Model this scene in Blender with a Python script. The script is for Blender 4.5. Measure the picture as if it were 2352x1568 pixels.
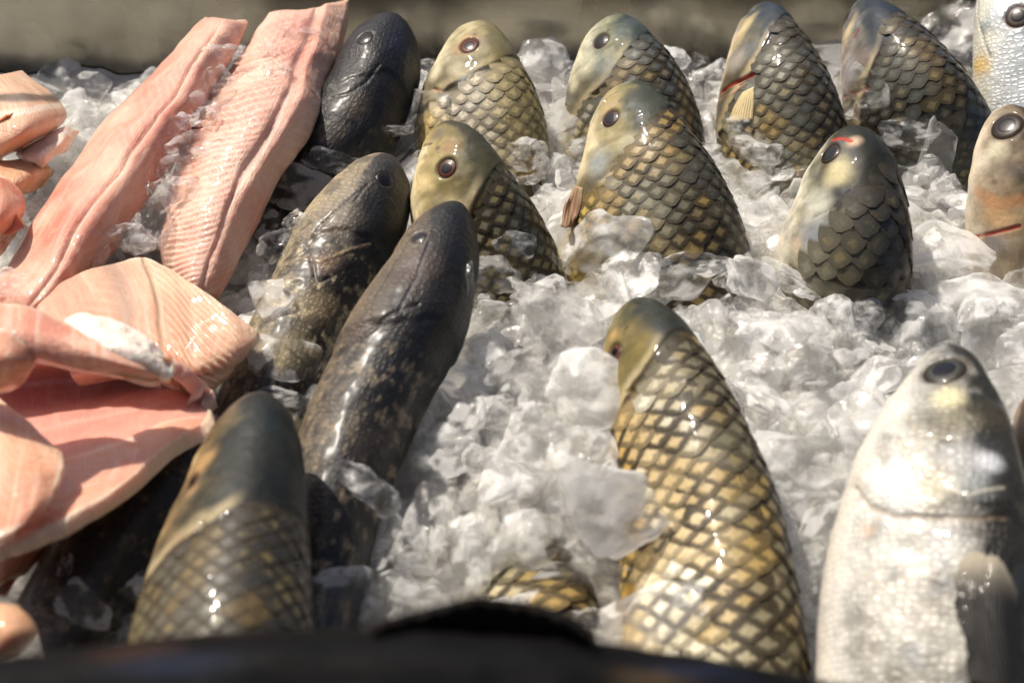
import bpy, bmesh, math, random
import numpy as np
from mathutils import Vector, Matrix
from mathutils.bvhtree import BVHTree

random.seed(7); RNG = np.random.default_rng(7)
for o in list(bpy.data.objects): bpy.data.objects.remove(o)
scene = bpy.context.scene
COL = scene.collection

# ------------------------------------------------------------------ camera
CAM_H, PITCH = 0.60, math.radians(40)
HT, VT = 0.36, 0.36 * 682 / 1024          # tan of the half angles (50 mm lens)
cam_d = bpy.data.cameras.new('camera'); cam = bpy.data.objects.new('camera', cam_d); COL.objects.link(cam)
cam.location = (0, 0, CAM_H); cam.rotation_euler = (math.radians(90) - PITCH, 0, 0)
cam_d.sensor_width = 36; cam_d.lens = 50; cam_d.clip_start = 0.02; cam_d.clip_end = 500
cam_d.dof.use_dof = True; cam_d.dof.focus_distance = 1.0; cam_d.dof.aperture_fstop = 6.3
scene.camera = cam

# ------------------------------------------------------------------ sky and sun
SUN_EL, SUN_AZ = math.radians(57), math.radians(-52)     # azimuth from +Y (away from the camera), negative = left
world = bpy.data.worlds.new('World'); scene.world = world; world.use_nodes = True
wn = world.node_tree.nodes; wl = world.node_tree.links
sky = wn.new('ShaderNodeTexSky'); sky.sky_type = 'NISHITA'; sky.sun_disc = False
sky.air_density = .8; sky.dust_density = 4.0; sky.ozone_density = .6; sky.sun_elevation = SUN_EL; sky.sun_rotation = SUN_AZ
wl.new(sky.outputs[0], wn['Background'].inputs[0]); wn['Background'].inputs[1].default_value = 0.1
sd = bpy.data.lights.new('sun', 'SUN'); sun = bpy.data.objects.new('sun', sd); COL.objects.link(sun)
sd.energy = 4.7; sd.angle = math.radians(0.6); sd.color = (1.0, 0.925, 0.81)
sdir = Vector((math.sin(SUN_AZ) * math.cos(SUN_EL), math.cos(SUN_AZ) * math.cos(SUN_EL), math.sin(SUN_EL)))
sun.rotation_euler = sdir.to_track_quat('Z', 'Y').to_euler(); sun.location = sdir * 5

scene.view_settings.view_transform = 'Standard'; scene.view_settings.look = 'None'
scene.view_settings.exposure = 0.22; scene.view_settings.gamma = 1.0
cy = scene.cycles
cy.use_denoising = True; cy.denoiser = 'OPENIMAGEDENOISE'
cy.max_bounces = 9; cy.diffuse_bounces = 4; cy.glossy_bounces = 3; cy.transmission_bounces = 8
cy.use_adaptive_sampling = True; cy.adaptive_threshold = .02
cy.transparent_max_bounces = 32; cy.caustics_reflective = False; cy.caustics_refractive = True; cy.blur_glossy = 1.0
cy.sample_clamp_indirect = 5.0; cy.sample_clamp_direct = 0.0
scene.render.engine = 'CYCLES'

# ------------------------------------------------------------------ measuring helpers
FW = np.array([0, math.cos(PITCH), -math.sin(PITCH)]); UP = np.array([0, math.sin(PITCH), math.cos(PITCH)])
RT = np.array([1.0, 0, 0]); CAM = np.array([0, 0, CAM_H])
def ray(px, py):                         # photo coordinates on a 2352 x 1568 grid
    return FW + RT * ((px / 2352 - .5) * 2 * HT) + UP * ((.5 - py / 1568) * 2 * VT)
def at(px, py, z):
    d = ray(px, py); return CAM + d * ((z - CAM_H) / d[2])
def depth(p): return float(np.dot(np.asarray(p) - CAM, FW))
def px2m(p): return depth(p) * 2 * HT / 2352
def lin(c, g=0.86):
    c = np.asarray(c, float) / 255.0
    return np.where(c <= .04045, c / 12.92, ((c + .055) / 1.055) ** 2.4) * g

# ------------------------------------------------------------------ numpy noise
_perm = RNG.permutation(256); _perm = np.concatenate([_perm, _perm, _perm]); _val = RNG.random(256)
def vnoise(p):
    p = np.asarray(p, float); i = np.floor(p).astype(int); f = p - i; f = f * f * f * (f * (f * 6 - 15) + 10); i &= 255
    def h(a, b, c): return _val[_perm[_perm[_perm[a & 255] + (b & 255)] + (c & 255)]]
    x, y, z = i[..., 0], i[..., 1], i[..., 2]; fx, fy, fz = f[..., 0], f[..., 1], f[..., 2]
    def L(a, b, t): return a + (b - a) * t
    return L(L(L(h(x, y, z), h(x+1, y, z), fx), L(h(x, y+1, z), h(x+1, y+1, z), fx), fy),
             L(L(h(x, y, z+1), h(x+1, y, z+1), fx), L(h(x, y+1, z+1), h(x+1, y+1, z+1), fx), fy), fz) * 2 - 1
def fbm(p, s, o=4, seed=0):
    p = np.asarray(p) * s + seed * 17.37; r = 0; a = .5
    for _ in range(o): r = r + a * vnoise(p); p = p * 2.03 + 5.1; a *= .5
    return r
def smooth(a, b, x):
    t = np.clip((x - a) / (b - a), 0, 1); return t * t * (3 - 2 * t)
def stops(x, xs, cs):
    cs = np.array([lin(c) for c in cs]); return np.stack([np.interp(x, xs, cs[:, k]) for k in range(3)], -1)
def crspline(P, s_new, s_old):
    P = np.asarray(P, float); n = len(P); s_old = np.asarray(s_old)
    m = np.zeros_like(P)
    for i in range(n):
        a, b = max(i-1, 0), min(i+1, n-1); m[i] = (P[b] - P[a]) / (s_old[b] - s_old[a])
    k = np.clip(np.searchsorted(s_old, s_new) - 1, 0, n-2); h = s_old[k+1] - s_old[k]; t = (s_new - s_old[k]) / h
    sh = (-1,) + (1,) * (P.ndim - 1); t = t.reshape(sh); h = h.reshape(sh)
    return (2*t**3-3*t**2+1)*P[k] + (t**3-2*t**2+t)*h*m[k] + (-2*t**3+3*t**2)*P[k+1] + (t**3-t**2)*h*m[k+1]

# ------------------------------------------------------------------ mesh helpers
def make_mesh(name, V, F, smooth_shade=True, col=None, uv=None, cl=None):
    me = bpy.data.meshes.new(name); V = np.asarray(V, np.float32); F = np.asarray(F, np.int32); n, k = F.shape
    me.vertices.add(len(V)); me.vertices.foreach_set('co', V.ravel())
    me.loops.add(n*k); me.loops.foreach_set('vertex_index', F.ravel())
    me.polygons.add(n); me.polygons.foreach_set('loop_start', np.arange(0, n*k, k, dtype=np.int32))
    me.polygons.foreach_set('loop_total', np.full(n, k, np.int32))
    me.polygons.foreach_set('use_smooth', np.full(n, smooth_shade))
    me.update(calc_edges=True)
    if col is not None:
        a = me.attributes.new('Col', 'FLOAT_COLOR', 'POINT'); c = np.ones((len(V), 4), np.float32); c[:, :3] = col
        a.data.foreach_set('color', c.ravel())
    if cl is not None:
        a = me.attributes.new('cl', 'FLOAT', 'POINT'); a.data.foreach_set('value', np.asarray(cl, np.float32).ravel())
    if uv is not None:
        a = me.attributes.new('suv', 'FLOAT_VECTOR', 'POINT'); u = np.zeros((len(V), 3), np.float32); u[:, :2] = uv
        a.data.foreach_set('vector', u.ravel())
    return me
def link(name, me, mat=None, parent=None, loc=None):
    o = bpy.data.objects.new(name, me); COL.objects.link(o)
    if mat and not me.materials: me.materials.append(mat)
    if parent: o.parent = parent
    if loc is not None: o.location = loc
    return o
def tag(o, label, cat, group=None, kind=None):
    o['label'] = label; o['category'] = cat
    if group: o['group'] = group
    if kind: o['kind'] = kind
    return o
def empty(name, loc, label, cat, group=None):
    o = bpy.data.objects.new(name, None); COL.objects.link(o); o.location = loc; o.empty_display_size = .02
    return tag(o, label, cat, group)
SOLIDS = []                                # (verts, faces) of everything ice can rest on
def bvh(V, F): return BVHTree.FromPolygons([tuple(v) for v in np.asarray(V)], [tuple(int(i) for i in f) for f in F])
def hit(tree, px, py):
    d = Vector(ray(px, py)).normalized(); h = tree.ray_cast(Vector(CAM), d)
    return (np.array(h[0]), np.array(h[1])) if h[0] is not None else (None, None)

# ------------------------------------------------------------------ materials
def nodes(name):
    m = bpy.data.materials.new(name); m.use_nodes = True; return m, m.node_tree.nodes, m.node_tree.links, m.node_tree.nodes['Principled BSDF']
def add(nt, t, **kw):
    n = nt.new(t)
    for k, v in kw.items(): setattr(n, k, v)
    return n
def math_node(N, L, op, a, b=None, c=None):
    n = N.new('ShaderNodeMath'); n.operation = op
    for i, v in enumerate((a, b, c)):
        if v is None: continue
        if hasattr(v, 'is_linked'): L.new(v, n.inputs[i])
        else: n.inputs[i].default_value = v
    return n.outputs[0]
def mixc(N, L, f, a, b, mode='MIX'):
    n = N.new('ShaderNodeMix'); n.data_type = 'RGBA'; n.blend_type = mode
    for i, v in ((0, f), (6, a), (7, b)):
        if hasattr(v, 'is_linked'): L.new(v, n.inputs[i])
        else: n.inputs[i].default_value = v if i == 0 else (*v, 1)
    return n.outputs[2]
def ramp(N, L, x, a, b, lo=0.0, hi=1.0):
    n = N.new('ShaderNodeMapRange'); n.interpolation_type = 'SMOOTHSTEP'; L.new(x, n.inputs[0])
    for i, v in enumerate((a, b, lo, hi)): n.inputs[i+1].default_value = v
    return n.outputs[0]
def noise_tex(N, L, vec, scale, detail=4, rough=.6):
    n = N.new('ShaderNodeTexNoise'); n.inputs['Scale'].default_value = scale; n.inputs['Detail'].default_value = detail
    n.inputs['Roughness'].default_value = rough
    if vec is not None: L.new(vec, n.inputs['Vector'])
    return n.outputs['Fac']

def skin_mat(name, rough=.3, coat=.6, cells=0, cell_bump=.0004, cell_dark=.5, grain=.35, gscale=420, spec=.22, coat_r=.06, blotch=.5, metal=0):
    m, N, L, B = nodes(name)
    at_ = add(N, 'ShaderNodeAttribute', attribute_name='Col'); tc = N.new('ShaderNodeTexCoord')
    obj = tc.outputs['Object']
    n1 = noise_tex(N, L, obj, gscale, 5, .7); n2 = noise_tex(N, L, obj, 95, 4, .6)
    f = math_node(N, L, 'MULTIPLY_ADD', n1, 2*grain, 1-grain)
    f = math_node(N, L, 'MULTIPLY', f, math_node(N, L, 'MULTIPLY_ADD', n2, blotch, 1 - blotch/2))
    hgt = n1; B.inputs['Metallic'].default_value = metal
    if cells:
        uv = add(N, 'ShaderNodeAttribute', attribute_name='suv')
        v = add(N, 'ShaderNodeTexVoronoi', feature='DISTANCE_TO_EDGE'); v.inputs['Scale'].default_value = cells
        v.inputs['Randomness'].default_value = .55; L.new(uv.outputs['Vector'], v.inputs['Vector'])
        e = ramp(N, L, v.outputs['Distance'], 0.02, .28)
        f = math_node(N, L, 'MULTIPLY', f, math_node(N, L, 'MULTIPLY_ADD', e, cell_dark, 1 - cell_dark*.55))
        hgt = math_node(N, L, 'MULTIPLY_ADD', e, 1.5, n1)
    c = N.new('ShaderNodeVectorMath'); c.operation = 'SCALE'; L.new(at_.outputs['Color'], c.inputs[0]); L.new(f, c.inputs['Scale'])
    L.new(c.outputs[0], B.inputs['Base Color'])
    b = N.new('ShaderNodeBump'); b.inputs['Strength'].default_value = .6; b.inputs['Distance'].default_value = cell_bump
    L.new(hgt, b.inputs['Height']); L.new(b.outputs[0], B.inputs['Normal'])
    r = math_node(N, L, 'MULTIPLY_ADD', n2, .3, rough - .12); L.new(r, B.inputs['Roughness'])
    B.inputs['Coat Weight'].default_value = coat; B.inputs['Coat Roughness'].default_value = coat_r
    B.inputs['Specular IOR Level'].default_value = spec
    return m
M_HEAD = skin_mat('wet_fish_head_skin', .5, .2, grain=.32, spec=.2)
M_SNAKE = skin_mat('wet_snakehead_skin', .5, .13, cells=270, cell_bump=.00022, cell_dark=.34, grain=.6, gscale=330, coat_r=.22, spec=.3)
M_SILVER = skin_mat('silver_fish_skin', .36, .2, cells=300, cell_bump=.0003, cell_dark=.22, grain=.16, blotch=.15, metal=.08, spec=.32)

def scale_mat():
    m, N, L, B = nodes('wet_fish_scale')
    oi = N.new('ShaderNodeObjectInfo'); uv = add(N, 'ShaderNodeAttribute', attribute_name='suv')
    sp = N.new('ShaderNodeSeparateXYZ'); L.new(uv.outputs['Vector'], sp.inputs[0])
    x, y = sp.outputs[0], sp.outputs[1]
    # exposed field of the scale: light in the middle, dark pigment on the rim and under the neighbours
    dx = math_node(N, L, 'MULTIPLY', math_node(N, L, 'SUBTRACT', x, .22), 3.7)
    dy = math_node(N, L, 'MULTIPLY', y, 2.6)
    d = math_node(N, L, 'ADD', math_node(N, L, 'ABSOLUTE', dx), math_node(N, L, 'ABSOLUTE', dy))
    geo = N.new('ShaderNodeNewGeometry'); nz = noise_tex(N, L, geo.outputs['Position'], 420, 3, .65); nb = noise_tex(N, L, geo.outputs['Position'], 70, 3, .6)
    d = math_node(N, L, 'ADD', d, math_node(N, L, 'MULTIPLY_ADD', nz, .8, -.4))
    f = ramp(N, L, d, .36, .86)
    dark = mixc(N, L, math_node(N, L, 'MULTIPLY', oi.outputs['Alpha'], .97), oi.outputs['Color'], tuple(lin((46, 36, 17))))
    base = mixc(N, L, ramp(N, L, nb, .5, .68, 0, .5), oi.outputs['Color'], tuple(lin((150, 132, 74))))
    c = mixc(N, L, f, base, dark)
    c2 = mixc(N, L, ramp(N, L, nz, .5, .75, 0, .5), c, tuple(lin((100, 86, 50))))
    L.new(ramp(N, L, x, -.22, -.02), B.inputs['Alpha'])
    L.new(c2, B.inputs['Base Color'])
    L.new(ramp(N, L, f, 0, 1, .42, .6), B.inputs['Roughness']); B.inputs['Coat Weight'].default_value = .16; B.inputs['Coat Roughness'].default_value = .08; B.inputs['Specular IOR Level'].default_value = .3
    b = N.new('ShaderNodeBump'); b.inputs['Strength'].default_value = .5; b.inputs['Distance'].default_value = .0005
    L.new(nz, b.inputs['Height']); L.new(b.outputs[0], B.inputs['Normal'])
    return m
M_SCALE = scale_mat()

def flesh_mat(name, fib=0.0):
    m, N, L, B = nodes(name)
    at_ = add(N, 'ShaderNodeAttribute', attribute_name='Col'); uv = add(N, 'ShaderNodeAttribute', attribute_name='suv')
    tc = N.new('ShaderNodeTexCoord'); n1 = noise_tex(N, L, tc.outputs['Object'], 480, 4, .7); n2 = noise_tex(N, L, tc.outputs['Object'], 60, 5, .6)
    mp = N.new('ShaderNodeMapping'); mp.inputs['Scale'].default_value = (60, 700, 1); L.new(uv.outputs['Vector'], mp.inputs['Vector'])
    n3 = noise_tex(N, L, mp.outputs[0], 1, 4, .6)
    f = math_node(N, L, 'MULTIPLY_ADD', n1, .28, .86); f = math_node(N, L, 'MULTIPLY', f, math_node(N, L, 'MULTIPLY_ADD', n3, .3, .85))
    c = N.new('ShaderNodeVectorMath'); c.operation = 'SCALE'; L.new(at_.outputs['Color'], c.inputs[0]); L.new(f, c.inputs['Scale'])
    c2 = mixc(N, L, ramp(N, L, n2, .55, .75, 0, .35), c.outputs[0], tuple(lin((236, 206, 178))))
    L.new(c2, B.inputs['Base Color'])
    B.inputs['Subsurface Weight'].default_value = .55; B.inputs['Subsurface Radius'].default_value = (1, .35, .22); B.inputs['Subsurface Scale'].default_value = .008
    hgt = math_node(N, L, 'ADD', math_node(N, L, 'ADD', n1, n3), math_node(N, L, 'MULTIPLY', n2, 2.0))
    b = N.new('ShaderNodeBump'); b.inputs['Strength'].default_value = .6; b.inputs['Distance'].default_value = .0015
    L.new(hgt, b.inputs['Height']); L.new(b.outputs[0], B.inputs['Normal'])
    B.inputs['Roughness'].default_value = .38; B.inputs['Coat Weight'].default_value = .4; B.inputs['Coat Roughness'].default_value = .08
    return m
M_FLESH = flesh_mat('wet_pink_flesh')

def ice_mat(name, cloud_lo, cloud_hi):
    m, N, L, B = nodes(name); N.remove(B); out = N['Material Output']
    oi = N.new('ShaderNodeObjectInfo'); geo = N.new('ShaderNodeNewGeometry'); cla = add(N, 'ShaderNodeAttribute', attribute_name='cl')
    n1 = noise_tex(N, L, geo.outputs['Position'], 330, 2, .7)
    b = N.new('ShaderNodeBump'); b.inputs['Strength'].default_value = .6; b.inputs['Distance'].default_value = .0010; L.new(n1, b.inputs['Height'])
    nr = b.outputs[0]
    cl = math_node(N, L, 'MULTIPLY_ADD', oi.outputs['Random'], .3, math_node(N, L, 'SUBTRACT', cla.outputs['Fac'], .15))
    cloud = ramp(N, L, cl, 0, 1, cloud_lo, cloud_hi)
    tr = N.new('ShaderNodeBsdfTransparent'); tr.inputs[0].default_value = (.995, .995, .99, 1)
    rf = N.new('ShaderNodeBsdfRefraction'); rf.inputs['IOR'].default_value = 1.25; rf.inputs['Roughness'].default_value = .03; rf.inputs['Color'].default_value = (.995, .995, .99, 1); L.new(nr, rf.inputs['Normal'])
    tl = N.new('ShaderNodeBsdfTranslucent'); tl.inputs[0].default_value = (.98, .975, .955, 1); L.new(nr, tl.inputs['Normal'])
    gl = N.new('ShaderNodeBsdfGlossy'); gl.inputs['Roughness'].default_value = .05; L.new(nr, gl.inputs['Normal'])
    fr = N.new('ShaderNodeFresnel'); fr.inputs['IOR'].default_value = 1.31; L.new(nr, fr.inputs['Normal'])
    def mx(f, a, b_):
        n = N.new('ShaderNodeMixShader')
        if hasattr(f, 'is_linked'): L.new(f, n.inputs[0])
        else: n.inputs[0].default_value = f
        L.new(a.outputs[0], n.inputs[1]); L.new(b_.outputs[0], n.inputs[2]); return n
    d2_ = N.new('ShaderNodeBsdfDiffuse'); d2_.inputs[0].default_value = (.95, .945, .925, 1); L.new(nr, d2_.inputs['Normal'])
    clear = mx(.5, rf, tr); milk = mx(.42, d2_, tl)
    body = mx(cloud, clear, milk); outer = mx(fr.outputs[0], body, gl)
    inner = mx(math_node(N, L, 'MULTIPLY', cloud, .35), tr, tl)      # the inside of the lump lets light straight out again
    s = mx(geo.outputs['Backfacing'], outer, inner)
    L.new(s.outputs[0], out.inputs['Surface']); return m
M_ICE = ice_mat('wet_crushed_ice', .03, .48)
M_ICE_CLEAR = ice_mat('clear_melting_ice', .02, .30)
M_ICE_FROST = ice_mat('frosted_ice', .18, .75)
M_ICE_BED = ice_mat('packed_ice', .85, .98)

def steel_mat():
    m, N, L, B = nodes('brushed_steel'); tc = N.new('ShaderNodeTexCoord')
    mp = N.new('ShaderNodeMapping'); mp.inputs['Scale'].default_value = (14, 3, 40); L.new(tc.outputs['Object'], mp.inputs['Vector'])
    n = noise_tex(N, L, mp.outputs[0], 6, 6, .7); mp2 = N.new('ShaderNodeMapping'); mp2.inputs['Scale'].default_value = (11, 3, 2.5); L.new(tc.outputs['Object'], mp2.inputs['Vector']); n2 = ramp(N, L, noise_tex(N, L, mp2.outputs[0], 1, 2, .5), .3, .7)
    c = mixc(N, L, n2, tuple(lin((146, 142, 130))), tuple(lin((186, 181, 166)))); c = mixc(N, L, ramp(N, L, n, .3, .7, 0, .12), c, tuple(lin((84, 76, 62))))  # broad upright tone bands paint blurred reflections into the steel colour
    L.new(c, B.inputs['Base Color']); B.inputs['Metallic'].default_value = 1
    L.new(math_node(N, L, 'MULTIPLY_ADD', n2, .1, .2), B.inputs['Roughness'])
    b = N.new('ShaderNodeBump'); b.inputs['Strength'].default_value = .03; b.inputs['Distance'].default_value = .0006; L.new(n, b.inputs['Height']); L.new(b.outputs[0], B.inputs['Normal'])
    return m
M_STEEL = steel_mat()
def plain_mat(name, c, rough=.3, coat=0, metal=0):
    m, N, L, B = nodes(name); tc = N.new('ShaderNodeTexCoord'); n = noise_tex(N, L, tc.outputs['Object'], 300, 3, .6)
    L.new(mixc(N, L, n, tuple(lin(c) * .75), tuple(np.clip(lin(c) * 1.25, 0, 1))), B.inputs['Base Color'])
    B.inputs['Roughness'].default_value = rough; B.inputs['Coat Weight'].default_value = coat; B.inputs['Coat Roughness'].default_value = .04; B.inputs['Metallic'].default_value = metal
    return m
M_PUPIL = plain_mat('wet_eye_pupil', (14, 10, 10), .2, .12)

# ------------------------------------------------------------------ the tray
def box_mesh(name, x0, x1, y0, y1, z0, z1, bev=.0015):
    bm = bmesh.new(); bmesh.ops.create_cube(bm, size=1)
    for v in bm.verts: v.co = ((x0+x1)/2 + v.co.x*(x1-x0), (y0+y1)/2 + v.co.y*(y1-y0), (z0+z1)/2 + v.co.z*(z1-z0))
    bmesh.ops.bevel(bm, geom=bm.edges[:], offset=bev, segments=2, affect='EDGES')
    me = bpy.data.meshes.new(name); bm.to_mesh(me); bm.free(); return me
WALL_Y, FLOOR_Z, RIM_Z = 1.105, -.24, .057
tray = empty('steel_tray', (0, .75, FLOOR_Z), 'brushed stainless steel display tray holding the ice and the fish', 'tray')
TO = -np.array([0, .75, FLOOR_Z])
def tray_part(n, *a): 
    me = box_mesh(n, a[0], a[1], a[2]-.75, a[3]-.75, a[4]-FLOOR_Z, a[5]-FLOOR_Z); return link(n, me, M_STEEL, tray)
tray_part('back_wall', -.75, .75, WALL_Y, WALL_Y+.004, FLOOR_Z, RIM_Z)
tray_part('back_rim', -.75, .75, WALL_Y-.003, WALL_Y+.055, RIM_Z+.0005, RIM_Z+.004)
tray_part('side_wall', -.754, -.7505, .19, WALL_Y, FLOOR_Z, RIM_Z)
tray_part('side_wall', .7505, .754, .19, WALL_Y, FLOOR_Z, RIM_Z)
tray_part('floor_pan', -.75, .75, .19, WALL_Y, FLOOR_Z-.004, FLOOR_Z-.0005)
tray_part('front_wall', -.75, .75, .325, .329, FLOOR_Z, .145)
tray_part('front_shelf', -.75, .75, .15, .3245, .141, .145)

# ------------------------------------------------------------------ fish
def scale_mesh(name, n=7, dome=.035):
    V, F, U = [], [], []
    ys = np.linspace(-1, 1, n); xs = np.linspace(-1, 1, n)
    for i, x in enumerate(xs):
        for j, y in enumerate(ys):
            # square grid squeezed into a shield: round trailing edge, blunt front
            r = math.sqrt(max(0, 1 - (max(x, -.2) ** 2) * .72 * (y * y)))
            Y = y * math.sqrt(max(0, 1 - .96 * max(x, 0) ** 1.7)); X = x * (1 if x > 0 else 1 - .25 * y * y)
            rim = max(abs(x), abs(y)) > .99
            z = dome * (1 - Y * Y) - (.012 if rim else 0)
            V.append((X * .5, Y * .5, z * .5)); U.append((X * .5, Y * .5))
    for i in range(n-1):
        for j in range(n-1):
            a = i*n+j; F.append((a, a+n, a+n+1, a+1))
    return make_mesh(name, V, F, True, uv=U)
DOMES = (.03, .06, .10, .15, .22, .32, .45)
SCALE_ME = [scale_mesh('scale', 7, d) for d in DOMES]
for q in SCALE_ME: q.materials.append(M_SCALE)
NSCALE = 0

def disc_dome(name, r, h, n=20, rings=5, hole=0.0):
    V, F = [], []
    for i in range(rings+1):
        rr = hole + (1-hole) * i / rings
        for k in range(n):
            a = 2*math.pi*k/n; V.append((r*rr*math.cos(a), r*rr*math.sin(a), h*math.sqrt(max(0, 1-rr*rr))))
    for i in range(rings):
        for k in range(n):
            F.append((i*n+k, (i+1)*n+k, (i+1)*n+(k+1) % n, i*n+(k+1) % n))
    return V, F

def ice_z(x, y):
    p = np.stack([np.asarray(x), np.asarray(y), np.zeros_like(np.asarray(x, float))], -1)
    z = .016 * fbm(p, 9, 2, 3) + .004
    for (px, py, rad, h) in MOUNDS:
        c = at(px, py, 0); z = z + h * np.exp(-((p[..., 0]-c[0])**2 + (p[..., 1]-c[1])**2) / rad**2)
    return z
MOUNDS = [(1330, 880, .06, .042), (1780, 760, .07, .024), (2200, 640, .08, .026), (1050, 1130, .06, .016), (1370, 1180, .05, .038), (1560, 640, .05, .014), (1240, 640, .05, .014),
          (1850, 1050, .06, .012), (200, 250, .1, -.015), (700, 620, .05, -.012), (2200, 120, .07, .012)]

def ce(a): return np.sign(np.cos(a)) * np.abs(np.cos(a)) ** .86
def se(a): return np.sign(np.sin(a)) * np.abs(np.sin(a)) ** .86
def fish(name, label, axis, half, roll, k, colfn, mat, scales=None, patches=(), strokes=(), eyes=(), gill=None, tail=.16, nu=170, nv=150, lump=.0006, group=None, tail_dir=None, solid=True):
    A = np.array([at(*p) for p in axis]); W = np.array([h * px2m(p) for h, p in zip(half, A)]); W[0] = 0
    nvis = len(A); d = A[-1] - A[-2]; d /= np.linalg.norm(d)
    if tail_dir is not None: d = np.array(tail_dir, float); d /= np.linalg.norm(d)
    d2 = d.copy(); d2[2] = min(d2[2], -.05)
    A = np.vstack([A, A[-1] + d2 * tail * .35, A[-1] + d2 * tail * .7, A[-1] + d2 * tail]); W = np.concatenate([W, W[-1] * np.array([.86, .5, .12])])
    s0 = np.concatenate([[0], np.cumsum(np.linalg.norm(np.diff(A, axis=0), axis=1))]); Lv, LT = s0[nvis-1], s0[-1]
    x = np.linspace(0, 1, nu); s = np.concatenate([Lv * (x ** 1.45), Lv + (LT - Lv) * np.linspace(0, 1, 18)[1:]])
    def ev(s):
        c = crspline(A, s, s0); q = np.sqrt(s0)
        w = np.maximum(crspline(W, np.sqrt(s), q), 1e-5)
        e = 1e-3; T = crspline(A, np.minimum(s + e, LT), s0) - crspline(A, np.maximum(s - e, 0), s0); T /= np.linalg.norm(T, axis=1, keepdims=True)
        Vd = CAM - c; Vd /= np.linalg.norm(Vd, axis=1, keepdims=True)
        Nn = Vd - (Vd * T).sum(1, keepdims=True) * T; Nn /= np.linalg.norm(Nn, axis=1, keepdims=True); S = np.cross(Nn, T)
        f = math.radians(roll); cf, sf = math.cos(f), math.sin(f)
        kk = k if not callable(k) else k(s / Lv)
        D = cf * S + sf * Nn; Wd = -sf * S + cf * Nn
        rh = .965 * w / np.sqrt(cf**2 + (kk * sf)**2); rw = rh * kk
        return c, T, D, Wd, rh, rw
    a_f = math.pi/2 - math.radians(roll)
    xx = np.linspace(-1, 1, nv, endpoint=False); a = a_f + math.pi * (.6 * xx + .4 * xx**3)
    c, T, D, Wd, rh, rw = ev(s)
    P = c[:, None] + rh[:, None, None] * ce(a)[None, :, None] * D[:, None] + rw[:, None, None] * se(a)[None, :, None] * Wd[:, None]
    nU = len(s)
    dPs = np.gradient(P, axis=0); dPa = np.roll(P, -1, 1) - np.roll(P, 1, 1)
    NM = np.cross(dPa, dPs); NM /= np.linalg.norm(NM, axis=2, keepdims=True) + 1e-12
    sgn = np.sign(((P - c[:, None]) * NM).sum(2).mean()); NM *= sgn
    t = (s / Lv)[:, None] * np.ones((1, nv)); aa = np.abs((a + math.pi) % (2*math.pi) - math.pi)[None, :] * np.ones((nU, 1))
    arc = (rh + rw)[:, None] * .5 * (a - a_f)[None, :]
    env = smooth(0, .06, t)
    disp = lump * fbm(P, 55, 4, 1) * 2 * env
    if scales:
        tq = scales['start'][0] + (scales['start'][1] - scales['start'][0]) * (1 - np.cos(aa)) / 2; disp = disp * (1 - .8 * smooth(.95, 1.05, t / tq))
    if gill:                               # a raised gill plate ending in a step
        tb = gill[0] + (gill[1] - gill[0]) * (1 - np.cos(aa)) / 2
        tb = tb * (1 + .10 * fbm(P, 45, 3, 19)); disp = disp + .6 * gill[2] * smooth(.25, .9, t / tb) * (1 - smooth(.985, 1.03, t / tb))
    col = colfn(dict(a=aa, t=t, P=P, s=s[:, None], arc=arc))
    if gill and name == 'carp':            # rim of the gill cover and the fold on the cheek
        q = t / tb; side = smooth(.75, 1.1, aa) * (1 - smooth(2.6, 2.95, aa))
        m = (.55 * side * smooth(.84, .93, q) * (1 - smooth(.95, .985, q)))[..., None]; col = col * (1 - m) + lin((204, 186, 144)) * m
        m = (.8 * side * smooth(.965, .99, q) * (1 - smooth(1.01, 1.045, q)))[..., None]; col = col * (1 - m) + lin((58, 40, 28)) * m
        g = np.exp(-((q - .70 - .10 * np.sin(aa * 2.2)) / .028) ** 2) * smooth(1.1, 1.4, aa) * (1 - smooth(2.2, 2.6, aa))
        disp = disp - .0005 * g; m = (.22 * g)[..., None]; col = col * (1 - m) + lin((96, 84, 60)) * m
    idx = np.arange(nU * nv).reshape(nU, nv)
    F = np.stack([idx[:-1], idx[1:], np.roll(idx, -1, 1)[1:], np.roll(idx, -1, 1)[:-1]], -1).reshape(-1, 4)
    if sgn < 0: F = F[:, ::-1]
    tree = bvh(P.reshape(-1, 3), F) if (patches or strokes or eyes) else None
    def find(px, py):
        h, n = hit(tree, px, py)
        if h is None:                      # just outside the outline: nearest vertex along the ray
            r = ray(px, py); r = r / np.linalg.norm(r); q = P.reshape(-1, 3) - CAM; dd = np.linalg.norm(q - (q @ r)[:, None] * r, axis=1)
            j = dd.argmin(); h, n = P.reshape(-1, 3)[j], NM.reshape(-1, 3)[j]
        j = np.linalg.norm(P.reshape(-1, 3) - h, axis=1).argmin(); n = NM.reshape(-1, 3)[j]
        return h, n
    for pt in patches:
        px, py, rp, cc, st = pt[:5]; h, n = find(px, py); R = rp * px2m(h)
        q = P - h
        if len(pt) > 5:                    # stretched along an image direction
            ang, ratio = math.radians(pt[5]), pt[6]; e = RT * math.cos(ang) - UP * math.sin(ang); al = (q * e).sum(2); q = q - al[..., None] * e * (1 - 1/ratio)
        dd = np.linalg.norm(q, axis=2) / R + .35 * fbm(P, 90, 3, 5)
        m = (st * (1 - smooth(.1, 1.25, dd)))[..., None]; col = col * (1 - m) + lin(cc) * m
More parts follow.
